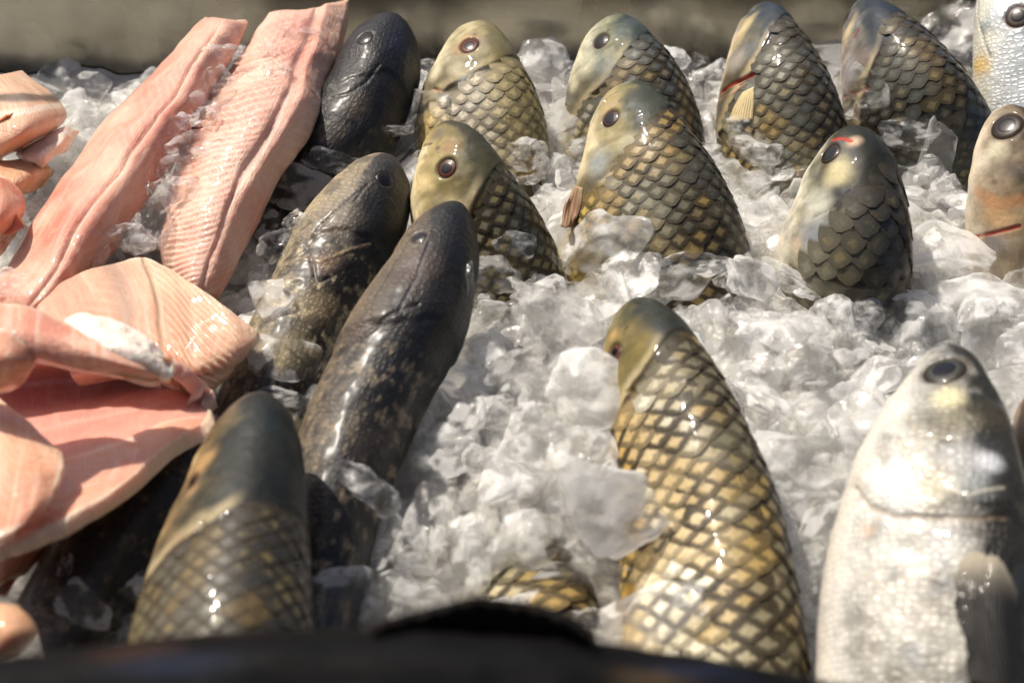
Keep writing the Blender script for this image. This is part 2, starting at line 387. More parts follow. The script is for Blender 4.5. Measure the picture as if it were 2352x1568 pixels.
    for pts, wp, cc, st, dep in strokes:
        H = [find(*p)[0] for p in pts]; dd = np.full(P.shape[:2], 9.)
        for p0, p1 in zip(H[:-1], H[1:]):
            e = p1 - p0; u = np.clip(((P - p0) @ e) / (e @ e + 1e-12), 0, 1); dd = np.minimum(dd, np.linalg.norm(P - p0 - u[..., None] * e, axis=2))
        R = wp * px2m(H[0]); m = 1 - smooth(.35, 1.0, dd / R + .25 * fbm(P, 160, 2, 2))
        disp = disp - dep * (1 - smooth(0, 1.0, dd / R))
        if cc is not None: col = col * (1 - st * m[..., None]) + lin(cc) * st * m[..., None]
    eye_at = []
    for e in eyes:
        h, n = find(e[0], e[1]); R = .98 * e[2] * px2m(h); eye_at.append((h, n, R, e[3:]))
        dd = np.linalg.norm(P - h, axis=2) / R
        disp = disp - .30 * R * (1 - smooth(.75, 1.1, dd)) + .04 * R * smooth(.95, 1.25, dd) * (1 - smooth(1.25, 2.0, dd))
        m = (.55 * (1 - smooth(1.0, 1.35, dd)))[..., None]; col = col * (1 - m) + lin((60, 44, 34)) * m
    P2 = P + NM * disp[..., None]
    j = min(nvis - 1, 2); base = A[j].copy(); base[2] = min(float(ice_z(base[0], base[1])), base[2])
    root = empty(name, base, label, 'fish', group)
    me = make_mesh('body', (P2 - base).reshape(-1, 3), F, True, np.clip(col, 0, 1).reshape(-1, 3), np.stack([np.broadcast_to(s[:, None], arc.shape), arc], -1).reshape(-1, 2))
    link('body', me, mat, root)
    if solid: SOLIDS.append((P2[::4, ::3].reshape(-1, 3), None, P2[::4, ::3].shape[:2]))
    for (h, n, R, ec) in eye_at:
        iris_c, ring_c = tuple(np.array(ec[0]) * .72), tuple(np.array(ec[1]) * .22 + np.array((30, 23, 18))); fl = ec[2] if len(ec) > 2 else 1.0
        zq = Vector(n).to_track_quat('Z', 'Y'); Mx = Matrix.Translation(Vector(h - base) - Vector(n) * R * .2) @ zq.to_matrix().to_4x4()
        tocam = CAM - h; tocam /= np.linalg.norm(tocam)
        V, Fc = disc_dome('eye', R * 1.04, R * .26, 28, 9)
        V = np.array(V); rr = np.linalg.norm(V[:, :2], axis=1) / R
        cc = stops(rr + .12 * fbm(V, 900, 3, 3), [0, .45, .62, .78, .9, 1.05], [iris_c, iris_c, iris_c, tuple(np.array(iris_c)*.6), ring_c, ring_c])
        e_o = link('eye', make_mesh('eye', V, Fc, True, cc, V[:, :2]), M_EYE, root); e_o.matrix_local = Mx
        V2, F2 = disc_dome('pupil', R * .66 * fl, R * .07, 20, 4)
        p_o = link('pupil', make_mesh('pupil', V2, F2, True), M_PUPIL, e_o); p_o.location = (0, 0, R * .192)
    # scales
    global NSCALE
    if scales:
        pit_px, t_end, sfn = scales['pitch'], scales.get('t_end', 1.25), scales['col']
        pm = pit_px * px2m(A[min(2, nvis-1)]); row = pm * scales.get('row', .62); cand = []
        td, tb_ = scales['start']
        ri = 0; sc = min(td, tb_) * Lv
        while sc < min(t_end * Lv, LT * .92):
            al = np.linspace(a_f - 2.0, a_f + 2.0, 161); ss = np.array([sc, sc + row * .6])
            cc, TT, DD, WW, h1, w1 = ev(ss)
            R1 = cc[0] + h1[0]*ce(al)[:, None]*DD[0] + w1[0]*se(al)[:, None]*WW[0]
            R2 = cc[1] + h1[1]*ce(al)[:, None]*DD[1] + w1[1]*se(al)[:, None]*WW[1]
            L_ = np.concatenate([[0], np.cumsum(np.linalg.norm(np.diff(R1, axis=0), axis=1))]); L_ -= np.interp(a_f, al, L_)
            n0 = int(L_[0] / pm) - 1; n1 = int(L_[-1] / pm) + 1
            for q in range(n0, n1 + 1):
                l = (q + (.5 if ri % 2 else 0) + random.uniform(-.04, .04)) * pm
                if not (L_[0] < l < L_[-1]): continue
                aq = np.interp(l, L_, al); ad = abs((aq + math.pi) % (2*math.pi) - math.pi)
                if sc / Lv < td + (tb_ - td) * (1 - math.cos(ad)) / 2: continue
                if ad > scales.get('belly', 3.3): continue
                p = np.array([np.interp(l, L_, R1[:, i]) for i in range(3)]); p2 = np.array([np.interp(aq, al, R2[:, i]) for i in range(3)])
                tx = p2 - p; tx /= np.linalg.norm(tx)
                pa = np.array([np.interp(aq + .03, al, R1[:, i]) - np.interp(aq - .03, al, R1[:, i]) for i in range(3)]); nz = np.cross(tx, pa); nz /= np.linalg.norm(nz)
                if nz @ (p - cc[0]) < 0: nz = -nz
                if p[2] < float(ice_z(p[0], p[1])) - .02: continue
                face = nz @ (CAM - p) / np.linalg.norm(CAM - p)
                if face < -.25: continue
                Rc = (h1[0]**2*math.sin(aq)**2 + w1[0]**2*math.cos(aq)**2)**1.5 / (h1[0]*w1[0])
                cand.append((face - (1 if p[2] < 0 else 0), p, tx, nz, ad, sc / Lv, Rc))
            sc += row; ri += 1
        cand.sort(key=lambda z: -z[0]); cand = cand[:300]
        for (_, p, tx, nz, ad, tt, Rc) in cand:
            tilt = math.radians(random.uniform(2.0, 4.0)); tx2 = tx * math.cos(tilt) + nz * math.sin(tilt); nz2 = nz * math.cos(tilt) - tx * math.sin(tilt)
            yv = np.cross(nz2, tx2); rot = random.uniform(-.12, .12); tx3 = tx2*math.cos(rot) + yv*math.sin(rot); yv = np.cross(nz2, tx3)
            sl, sw = row * 3.7 * random.uniform(.86, 1.1), pm * 1.3 * random.uniform(.9, 1.08)
            dm = sw*sw / (4*Rc*sl) * 1.1; o = bpy.data.objects.new('scale', SCALE_ME[min(range(len(DOMES)), key=lambda q: abs(DOMES[q]-dm))]); COL.objects.link(o); o.parent = root
            pos = p + nz * (.0011 + sl * .018 - dm * sl * .5) - base
            o.matrix_local = Matrix(((tx3[0]*sl, yv[0]*sw, nz2[0]*sl, pos[0]), (tx3[1]*sl, yv[1]*sw, nz2[1]*sl, pos[1]), (tx3[2]*sl, yv[2]*sw, nz2[2]*sl, pos[2]), (0, 0, 0, 1)))
            cc = sfn(ad, tt, p); o.color = (*[float(v) for v in np.clip(cc, 0, 1)], float(np.clip(scales.get('edge', .9) * (.92 + 1.0 * fbm(p[None], 42, 3, 33)[0] + .12 * (1.2 - ad)) * random.uniform(.8, 1.1), .28, 1))); NSCALE += 1
    return root, tree, base

M_FRONT = skin_mat('dark_matte_fish_skin', .62, 0, grain=.3, spec=.08)
M_EYE = skin_mat('wet_fish_eye', .3, .2, grain=.15, spec=.25)

def carp_col(back=(58, 60, 50), mid=(124, 114, 74), side=(168, 158, 122), belly=(226, 212, 176), t_head=.5, blue=.25, warm=.3):
    def f(v):
        a, P, t = v['a'], v['P'], v['t']
        w = a + .6 * fbm(P, 38, 4, 2) + .3 * fbm(P, 130, 4, 8)
        c = stops(w, [0, .95, 1.35, 1.7, 2.1, 2.42, 3.2], [back, back, mid, tuple((np.array(mid) + side) / 2), side, belly, belly])
        m = (.45 * smooth(.08, .4, fbm(P, 75, 4, 51)) * (1 - smooth(1.9, 2.4, a)))[..., None]; c = c * (1 - m) + lin(tuple(np.array(back) * 1.1)) * m
        m = (blue * smooth(.1, .5, fbm(P, 60, 4, 11)) * (.25 + .75 * smooth(.95, 1.4, a)))[..., None]; c = c * (1 - m) + lin((150, 160, 176)) * m
        m = (warm * smooth(.05, .5, fbm(P, 48, 4, 21)) * (.2 + .8 * smooth(.95, 1.4, a)))[..., None]; c = c * (1 - m) + lin((176, 146, 84)) * m
        m = smooth(t_head * .98, t_head * 1.2, t)[..., None] * .75; c = c * (1 - m) + lin((66, 54, 30)) * m
        return c
    return f
def carp_scale(back=(62, 66, 64), side=(176, 176, 172), low=(196, 178, 124), yellow=.15, dark=1.0):
    def f(ad, t, p):
        n = fbm(p[None], 30, 3, 77)[0]; n2 = fbm(p[None], 45, 3, 55)[0]
        w = ad + random.uniform(-.06, .06) + .5 * n; c = stops(np.array(w), [0, .5, 1.0, 1.6, 2.2, 3.1], [back, back, tuple((np.array(back) + side) / 2 + (4, 0, -10)), side, low, (214, 200, 166)])
        c = c * random.uniform(.9, 1.08) * dark * (.80 + .42 * float(smooth(.35, .85, t)))
        y = min(yellow * 3.2 * float(smooth(.0, .35, n2)), .6); c = c * (1 - y) + lin((172, 140, 58)) * y * dark
        c = c * .94 + lin((150, 162, 186)) * .06; c = c * np.array([1.05, 1.0, .84])
        return c
    return f
def snake_col(dark=(26, 25, 26), mid=(66, 58, 48), light=(126, 112, 86), head_t=.35, speck=.6, edge=1.9):
    def f(v):
        a, P, t = v['a'], v['P'], v['t']
        w = a + .5 * fbm(P, 30, 4, 6); c = stops(w, [0, .7, 1.4, edge, 2.6, 3.2], [dark, dark, tuple((np.array(dark) + mid) / 2), mid, light, light])
        q = smooth(.05, .35, fbm(np.stack([v['s'] + 0*v['arc'], v['arc'], 0*v['arc']], -1), 150, 3, 4)) * smooth(head_t, head_t*1.3, t) * speck
        c = c * (1 - q[..., None]) + lin(light) * q[..., None]
        q = smooth(.0, .3, fbm(np.stack([v['s'] + 0*v['arc'], v['arc'] * 1.6, 0*v['arc']], -1), 210, 3, 14)) * smooth(head_t, head_t*1.25, t) * .6; c = c * (1 - q[..., None]) + lin(dark) * q[..., None]
        q = smooth(.12, .4, fbm(P, 70, 4, 9)) * .5; c = c * (1 - q[..., None]) + lin(dark) * q[..., None]
        return c
    return f

IRIS = (118, 56, 26)
# -- snakeheads
fish('snakehead', 'black snakehead standing beside the pink fillet, touching the steel back wall', [(906, 46, .062), (880, 125, .055), (848, 220, .04), (797, 320, .022), (745, 410, 0)], [0, 86, 98, 110, 116], 48, 1.05,
     snake_col((20, 21, 25), (48, 43, 40), (96, 86, 70), .6, .5, 2.2), M_SNAKE,
     patches=[(905, 95, 40, (30, 38, 60), .5), (820, 240, 40, (84, 74, 60), .6), (770, 300, 40, (70, 62, 52), .5)],  # the blue patch paints the sheen of the sky onto the head
     strokes=[([(760, 225), (800, 215), (840, 190), (870, 150)], 7, (16, 14, 14), .5, .0008)], eyes=[(838, 88, 20, (30, 28, 32), (24, 22, 24))], gill=(.5, .75, .002))
fish('snakehead', 'grey snakehead with streaked gill cover, lying under the long black snakehead', [(893, 363, .06), (862, 435, .052), (812, 530, .038), (752, 640, .026), (692, 760, .014), (642, 870, .004), (600, 960, -.006)], [0, 86, 112, 112, 112, 112, 110], 40, 1.0,
     snake_col((28, 27, 30), (104, 92, 76), (186, 170, 136), .40, .9, 1.25), M_SNAKE,
     patches=[(770, 500, 70, (134, 120, 100), .6), (745, 600, 45, (150, 124, 100), .6), (720, 700, 70, (152, 136, 104), .6), (660, 800, 70, (160, 146, 112), .5), (900, 400, 50, (34, 32, 34), .7)],
     strokes=[([(690, 595), (740, 600), (800, 575), (850, 560)], 5, (150, 126, 98), .7, -.001), ([(668, 650), (740, 645), (820, 610), (880, 575)], 6, (36, 30, 26), .8, .0014), ([(700, 560), (720, 610), (725, 645)], 5, (44, 36, 32), .6, .0012)] +
             [([(850 - 3*i, 420 + 4*i), (790 - 9*i, 470 + 9*i), (730 - 4*i, 520 + 8*i)], 2.2, (58, 50, 46), .6, .0006) for i in range(0, 12, 1)],
     eyes=[(884, 410, 21, (34, 32, 36), (40, 36, 34))], gill=(.36, .52, .0022))
fish('snakehead', 'long black snakehead with speckled brown body lying across the middle', [(1050, 471, .085), (1018, 560, .078), (986, 650, .07), (936, 760, .058), (872, 880, .046), (817, 1000, .036), (777, 1120, .028), (748, 1250, .02), (732, 1380, .01)], [0, 86, 106, 124, 124, 122, 116, 106, 100], 38, 1.02,
     snake_col((19, 20, 24), (66, 58, 50), (138, 122, 98), .40, .85, 1.4), M_SNAKE,
     patches=[(950, 620, 60, (84, 68, 60), .7, 120, 2.0), (830, 760, 40, (86, 66, 56), .7), (1050, 700, 90, (52, 42, 32), .6), (870, 1010, 80, (70, 60, 48), .5)],
     strokes=[([(772, 815), (830, 775), (900, 725), (960, 700)], 6, (24, 18, 16), .8, .0016), ([(985, 560), (955, 640), (915, 720)], 5, (64, 60, 72), .5, .0008), ([(935, 560), (900, 620), (860, 690)], 4, (54, 42, 38), .5, .0008)],
     eyes=[(962, 545, 20, (40, 34, 34), (96, 76, 50))], gill=(.36, .48, .0025), tail=.12)
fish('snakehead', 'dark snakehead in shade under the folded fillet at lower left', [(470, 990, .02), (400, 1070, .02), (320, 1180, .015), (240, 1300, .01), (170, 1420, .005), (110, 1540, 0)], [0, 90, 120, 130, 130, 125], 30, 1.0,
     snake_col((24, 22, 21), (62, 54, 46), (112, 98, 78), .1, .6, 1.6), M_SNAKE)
# -- carps
cs = carp_scale()
fish('carp', 'pale carp with red-rimmed eye and ice on its belly, by the steel wall', [(1094, 55, .066), (1092, 120, .058), (1095, 220, .036), (1105, 330, .006)], [0, 82, 132, 152], 22, .68,
     carp_col((104, 96, 66), (156, 144, 104), (196, 184, 148), (226, 212, 176), .42), M_HEAD, dict(pitch=39, start=(.44, .80), edge=0.55, col=carp_scale((150, 138, 100), (206, 202, 196), (214, 190, 134), .15, 1.15), row=0.38),
     patches=[(1090, 78, 8, (90, 70, 50), .9), (1075, 100, 38, (186, 118, 66), .7), (1050, 160, 30, (206, 196, 160), .6), (1070, 190, 24, (190, 196, 204), .6), (1000, 170, 26, (232, 222, 190), .7), (1140, 130, 36, (118, 108, 60), .5)],
     strokes=[([(1040, 92), (1052, 78), (1068, 68)], 4, (120, 90, 62), .7, .0012), ([(1000, 205), (1050, 222), (1100, 205), (1140, 180)], 6, (150, 96, 76), .7, .0018)], eyes=[(1078, 104, 24, (150, 66, 30), (172, 108, 62))], gill=(.44, 0.8, .0016))
fish('carp', 'carp with brown eye and dark back standing alone against the steel wall, top centre', [(1415, 42, .066), (1413, 100, .058), (1424, 170, .042), (1440, 250, .02), (1455, 330, -.005)], [0, 82, 124, 150, 158], 26, .68,
     carp_col((52, 60, 54), (112, 112, 84), (176, 172, 150), (222, 214, 182), .45, .4, .12), M_HEAD, dict(pitch=37, start=(.30, .86), edge=0.8, col=carp_scale((70, 80, 88), (150, 158, 168), (186, 172, 124)), row=0.38),
     patches=[(1398, 70, 7, (60, 54, 44), .9), (1480, 110, 60, (50, 60, 58), .7, 60, 2), (1430, 70, 40, (72, 84, 72), .6), (1350, 150, 34, (214, 208, 180), .7), (1395, 160, 44, (158, 162, 158), .5), (1320, 195, 22, (232, 222, 186), .6)],
     strokes=[([(1346, 92), (1358, 74), (1376, 62)], 4, (110, 96, 72), .7, .0012), ([(1300, 245), (1370, 215), (1430, 180), (1470, 140)], 7, (150, 134, 84), .6, .0018)], eyes=[(1380, 94, 22, (74, 36, 28), (150, 140, 112))], gill=(.30, 0.86, .0016))
fish('carp', 'carp with cream jaw and large orange-brown eye behind the long black snakehead', [(1014, 287, .08), (1040, 370, .07), (1064, 460, .052), (1100, 555, .026), (1130, 640, -.002)], [0, 93, 128, 152, 160], 22, .68,
     carp_col((58, 56, 42), (116, 104, 58), (176, 158, 108), (232, 214, 168), .5, .15, .3), M_HEAD, dict(pitch=41, start=(.38, 1.0), edge=0.95, col=carp_scale((58, 64, 56), (150, 154, 148), (190, 168, 110), .15), row=0.38),
     patches=[(1006, 340, 8, (70, 52, 38), .9), (1010, 305, 36, (70, 68, 60), .6), (1035, 335, 30, (150, 106, 66), .5), (975, 420, 34, (230, 204, 150), .7), (1040, 480, 40, (222, 206, 160), .8), (960, 480, 40, (232, 214, 172), .8), (1120, 380, 60, (76, 74, 46), .5), (985, 385, 20, (120, 100, 60), .5)],
     strokes=[([(954, 350), (970, 336), (990, 330)], 5, (110, 84, 56), .7, .0014), ([(952, 360), (958, 420), (965, 500)], 5, (206, 176, 122), .7, .001), ([(1060, 520), (1100, 490), (1130, 450), (1140, 420)], 7, (126, 96, 66), .7, .0022)], eyes=[(1026, 386, 26, (134, 62, 26), (84, 52, 30))], gill=(.38, 0.9, .0018))
fish('carp', 'large carp with yellow-flecked scales standing in front of the carp by the wall', [(1440, 196, .085), (1446, 270, .077), (1462, 350, .063), (1480, 440, .045), (1498, 540, .022), (1512, 640, -.005)], [0, 95, 134, 173, 202, 212], 24, .68,
     carp_col((54, 58, 48), (120, 112, 72), (178, 166, 128), (226, 208, 170), .44, .35, .25), M_HEAD, dict(pitch=45, start=(.27, .72), edge=0.9, col=carp_scale((60, 62, 54), (168, 168, 162), (190, 166, 92), .22), row=0.38),
     patches=[(1425, 232, 8, (66, 54, 44), .9), (1510, 250, 60, (58, 60, 48), .7, 60, 2), (1400, 250, 34, (176, 150, 110), .6), (1375, 370, 44, (150, 160, 166), .6), (1350, 330, 30, (206, 196, 160), .6), (1440, 330, 36, (196, 188, 160), .5), (1460, 215, 34, (60, 62, 58), .7), (1510, 310, 40, (130, 116, 54), .5), (1380, 480, 60, (190, 160, 96), .4), (1310, 480, 30, (206, 174, 140), .8)],
     strokes=[([(1385, 240), (1398, 222), (1414, 212)], 5, (110, 84, 62), .7, .0014), ([(1310, 420), (1380, 440), (1430, 400), (1465, 345), (1480, 320)], 8, (150, 112, 74), .7, .0025), ([(1325, 400), (1380, 415), (1420, 380)], 5, (120, 124, 124), .4, .001)], eyes=[(1402, 272, 24, (88, 48, 38), (104, 84, 62))], gill=(.27, 0.84, .002))
fish('carp', 'carp with an open red gill slit and cream fin, back row against the steel wall', [(1745, 16, .07), (1752, 80, .064), (1766, 160, .05), (1782, 250, .03), (1800, 360, 0)], [0, 73, 109, 137, 146], 30, .68,
     carp_col((44, 52, 60), (84, 84, 72), (166, 150, 122), (222, 204, 176), .44, .35, .2), M_HEAD, dict(pitch=39, start=(.26, .95), edge=0.85, col=carp_scale((56, 60, 58), (140, 144, 144), (176, 160, 100), .2), row=0.38),
     patches=[(1790, 80, 50, (44, 52, 62), .7, 65, 2), (1712, 60, 26, (214, 192, 146), .8, 115, 2), (1690, 140, 40, (176, 168, 156), .6), (1730, 110, 30, (96, 104, 116), .5), (1660, 180, 26, (214, 186, 150), .8)],
     strokes=[([(1690, 70), (1700, 48), (1718, 30)], 4, (90, 76, 60), .6, .001), ([(1662, 212), (1700, 186), (1728, 172)], 7, (176, 52, 30), .95, .003), ([(1655, 235), (1690, 212), (1730, 182), (1745, 190)], 5, (196, 150, 118), .6, -.001), ([(1738, 190), (1738, 225), (1733, 265)], 5, (30, 28, 26), .9, .003)], eyes=[(1712, 32, 20, (62, 50, 36), (150, 130, 96))], gill=(.26, 0.9, .0018))
fish('carp', 'blue-black carp with an ice lump on its flank, second from the right by the wall', [(1974, 7, .07), (1999, 70, .064), (2036, 150, .05), (2080, 240, .03), (2125, 330, 0)], [0, 74, 115, 145, 152], 32, .68,
     carp_col((36, 44, 54), (64, 68, 66), (150, 142, 132), (206, 190, 170), .5, .4, .1), M_HEAD, dict(pitch=38, start=(.30, 1.0), edge=0.7, col=carp_scale((44, 52, 58), (104, 110, 112), (150, 140, 100), .1, .8), row=0.38),
     patches=[(1950, 70, 24, (206, 188, 146), .8, 110, 2.2), (1950, 160, 40, (168, 162, 168), .7), (1985, 130, 30, (150, 128, 120), .5), (2020, 90, 34, (44, 54, 70), .6)],
     strokes=[([(1940, 222), (1970, 212), (2010, 200)], 5, (150, 74, 56), .6, .0015), ([(1965, 85), (1972, 70)], 7, (130, 46, 30), .7, .0006)], eyes=[(1942, 40, 18, (60, 40, 30), (120, 96, 70))], gill=(.30, 0.9, .0016))
fish('silver_fish', 'silver fish cropped by the top right corner with red-ringed eye', [(2338, -110, .085), (2342, -40, .08), (2346, 40, .07), (2352, 130, .05), (2362, 250, .02)], [0, 90, 106, 116, 126], 8, .6,
     carp_col((120, 130, 134), (190, 196, 198), (208, 210, 206), (206, 202, 186), 2, .3, .06), M_SILVER,
     patches=[(2300, 20, 60, (176, 186, 190), .6), (2250, 150, 34, (222, 180, 92), .8), (2262, 60, 22, (90, 110, 108), .5)],
     strokes=[([(2248, 5), (2252, 70), (2275, 130)], 5, (120, 124, 116), .7, .0015)], eyes=[(2338, 36, 30, (120, 104, 90), (176, 84, 62))])
fish('carp', 'dark-backed carp with red mark on its snout and pale cheek, alone in ice at right', [(1944, 304, .085), (1952, 370, .078), (1950, 450, .064), (1941, 540, .044), (1932, 620, .020), (1926, 710, -.03)], [0, 90, 119, 143, 150, 150], 40, .78,
     carp_col((34, 34, 28), (60, 58, 44), (188, 182, 158), (226, 216, 196), .75, .2, .1), M_HEAD, dict(pitch=52, start=(.22, .8), edge=.45, col=carp_scale((48, 46, 36), (130, 128, 116), (188, 190, 190), .05), row=0.44),
     patches=[(1925, 395, 46, (206, 194, 150), .9), (1880, 470, 50, (206, 204, 186), .7), (1960, 325, 22, (220, 190, 160), .8), (1870, 560, 60, (178, 184, 196), .6), (1830, 560, 26, (226, 200, 170), .7), (2010, 400, 60, (40, 38, 30), .7), (1900, 600, 40, (150, 160, 186), .6)],
     strokes=[([(1912, 322), (1935, 318), (1955, 324)], 7, (178, 62, 44), .95, .001), ([(1870, 500), (1920, 475), (1950, 440)], 4, (70, 64, 50), .5, .001), ([(1845, 640), (1900, 655), (1950, 660)], 10, (168, 70, 48), .85, .002)], eyes=[(1905, 352, 28, (110, 84, 40), (72, 62, 44), 1.1)], gill=(.30, 0.9, .0012))
fish('silver_fish', 'fish with bulging dark eye and orange belly, cropped by the right edge', [(2312, 246, .085), (2320, 320, .076), (2330, 420, .056), (2342, 540, .025)], [0, 76, 106, 118], 18, .75,
     carp_col((70, 60, 44), (140, 122, 96), (196, 180, 156), (222, 206, 180), 2, .3, .25), M_HEAD,
     patches=[(2290, 340, 34, (206, 198, 170), .8), (2320, 390, 34, (96, 88, 84), .6), (2255, 370, 30, (216, 206, 184), .8), (2270, 470, 34, (200, 160, 116), .5), (2300, 500, 50, (222, 180, 130), .7)],
     strokes=[([(2232, 545), (2280, 535), (2340, 520)], 8, (150, 52, 34), .9, .001), ([(2245, 440), (2290, 470), (2345, 460)], 22, (190, 130, 80), .5, .0)], eyes=[(2312, 288, 38, (70, 50, 30), (120, 96, 60))])
fish('carp', 'front carp with gleaming white-centred scales, half covered by frosted ice on its left', [(1449, 698, .062), (1478, 790, .06), (1524, 920, .052), (1566, 1050, .042), (1600, 1180, .03), (1618, 1310, .02), (1634, 1450, .01), (1642, 1570, 0)], [0, 103, 136, 160, 180, 193, 202, 206], 30, .68,
     carp_col((40, 42, 32), (86, 80, 48), (124, 110, 66), (190, 170, 124), .3, .12, .2), M_HEAD, dict(pitch=68, start=(.20, .42), edge=1, col=carp_scale((110, 104, 84), (232, 228, 218), (200, 164, 80), .42, 1.1), row=0.36, t_end=1.0),  # scale colour whitened to paint in the glint of the sun
     patches=[(1440, 752, 8, (50, 42, 30), .9), (1520, 752, 26, (40, 46, 48), .8), (1410, 770, 26, (196, 160, 104), .6), (1470, 800, 50, (140, 122, 54), .5), (1560, 830, 50, (70, 66, 36), .5), (1440, 720, 30, (70, 72, 56), .6)],
     strokes=[([(1388, 762), (1398, 740), (1415, 720)], 5, (84, 70, 44), .7, .0014), ([(1440, 900), (1500, 890), (1560, 860), (1600, 830)], 8, (84, 72, 36), .6, .002)], eyes=[(1411, 810, 24, (150, 76, 36), (176, 110, 64))], gill=(.20, .42, .0015), tail=.08, nu=210)
fish('silver_fish', 'bright silver fish with dark-ringed eye at the lower right corner', [(2167, 797, .10), (2172, 880, .098), (2164, 980, .092), (2150, 1100, .084), (2140, 1250, .072), (2130, 1400, .06), (2124, 1600, .045)], [0, 99, 154, 198, 233, 249, 252], 17, .62,
     carp_col((40, 38, 32), (150, 147, 138), (216, 212, 202), (226, 218, 204), 2, .25, .05), M_SILVER,
     patches=[(2170, 850, 62, (70, 68, 48), .75, 0, 1.25), (2180, 915, 48, (222, 212, 170), .9), (2185, 960, 60, (120, 112, 84), .55, 0, 1.5), (2200, 1050, 60, (216, 216, 212), .6), (2060, 1080, 60, (226, 228, 226), .6), (2130, 1120, 80, (228, 216, 186), .5), (2300, 960, 60, (74, 66, 48), .7, 60, 2.2), (2290, 870, 40, (84, 78, 56), .7), (2350, 1200, 90, (50, 46, 38), .9, 80, 4), (2330, 1050, 60, (58, 54, 44), .8, 70, 3), (2270, 1060, 40, (236, 238, 240), .7), (2080, 1150, 60, (222, 222, 218), .6), (2230, 1110, 60, (176, 180, 180), .5), (1990, 1220, 30, (222, 190, 160), .5)],  # whitest head patches are painted highlights; the others are skin tones
     strokes=[([(1965, 1120), (2000, 1165), (2060, 1185), (2150, 1190), (2250, 1190), (2310, 1190)], 6, (158, 136, 112), .6, .003), ([(1985, 1090), (2020, 1130), (2070, 1148), (2150, 1152), (2250, 1152), (2300, 1150)], 48, None, 0, -.0022), ([(2060, 1010), (2120, 1100), (2220, 1140), (2300, 1120)], 8, (196, 190, 172), .6, .0015), ([(2080, 950), (2110, 1000), (2200, 1010)], 6, (150, 140, 110), .5, .001)],
     eyes=[(2168, 848, 50, (92, 92, 78), (60, 58, 44), 1.0)], tail=.06, nu=210)
fish('carp', 'smooth dark green-headed carp in the foreground beside the folded fillet', [(592, 912, .09), (582, 1000, .088), (564, 1110, .082), (542, 1230, .075), (522, 1350, .068), (507, 1480, .06), (498, 1620, .05)], [0, 98, 132, 157, 180, 200, 212], 48, .8,
     carp_col((28, 31, 29), (46, 46, 38), (128, 106, 72), (186, 158, 112), .55, .04, .08), M_HEAD, dict(pitch=56, start=(.48, .74), edge=.6, col=carp_scale((34, 34, 28), (124, 116, 100), (150, 134, 74), .3, .38), row=0.38, t_end=1.0),  # green skin and scale colours darkened to carry the shadow on this fish
     patches=[(470, 1060, 36, (186, 148, 98), .7, 110, 2), (440, 1130, 30, (176, 140, 100), .6), (600, 980, 70, (36, 42, 42), .6), (420, 1240, 36, (150, 128, 96), .6)],
     strokes=[([(372, 1330), (420, 1300), (450, 1250), (470, 1200)], 8, (70, 56, 36), .7, .002)], eyes=[(442, 1105, 22, (120, 70, 40), (170, 130, 90))], gill=(.48, 0.74, .0018), tail=.06)
fish('carp', 'carp nearly buried in ice in front centre, only patches of scales showing', [(1090, 905, -.020), (1100, 990, -.030), (1125, 1120, -.056), (1160, 1260, -.046), (1190, 1380, -.021), (1210, 1500, -.012)], [0, 80, 120, 150, 170, 175], 26, .66,
     carp_col((70, 64, 44), (126, 110, 66), (176, 150, 100), (206, 186, 140), .4, .15, .35), M_HEAD, dict(pitch=66, start=(.3, .42), edge=0.95, col=carp_scale((70, 64, 46), (176, 170, 150), (196, 160, 90), .3), row=0.38, t_end=1.0),
     eyes=[(1082, 965, 22, (60, 44, 40), (176, 110, 64))], tail=.06, solid=False)
fish('carp', 'dark snout of a fish just entering at the right edge', [(2392, 885, .07), (2390, 940, .06), (2392, 1010, .045), (2398, 1100, .02)], [0, 52, 66, 72], 40, .75,
     carp_col((30, 28, 26), (50, 44, 38), (86, 72, 58), (150, 130, 110), 2, .1, .1), M_HEAD)

# -- foreground fish lying across the front shelf, out of focus
def front_col(v):
    a, P, t = v['a'], v['P'], v['t']; w = a + .3 * fbm(P, 25, 3, 6)
    c = stops(w, [0, .5, 1.2, 2, 3.2], [(10, 10, 11), (11, 11, 13), (17, 14, 12), (70, 56, 44), (150, 132, 110)]); return c
fr_axis = [(-420, 1700, .185), (-200, 1680, .19), (200, 1655, .195), (700, 1640, .198), (1200, 1648, .198), (1700, 1690, .195), (2200, 1775, .19), (2700, 1840, .185)]
froot, ftree, fbase = fish('dark_fish', 'out-of-focus black fish lying across the very front with its dorsal fin up', fr_axis, [0, 100, 165, 186, 178, 158, 135, 110], 74, .7, front_col, M_FRONT, tail=.08, lump=.001, nu=130, tail_dir=(1, 0, -.02),
     patches=[(400, 1525, 50, (34, 42, 62), .5, 0, 4), (1600, 1540, 40, (34, 42, 62), .5, 0, 4), (300, 1498, 40, (64, 44, 34), .5, 0, 4), (1500, 1560, 40, (90, 74, 52), .4, 0, 3)])  # blue patches are a sheen painted into the skin colour

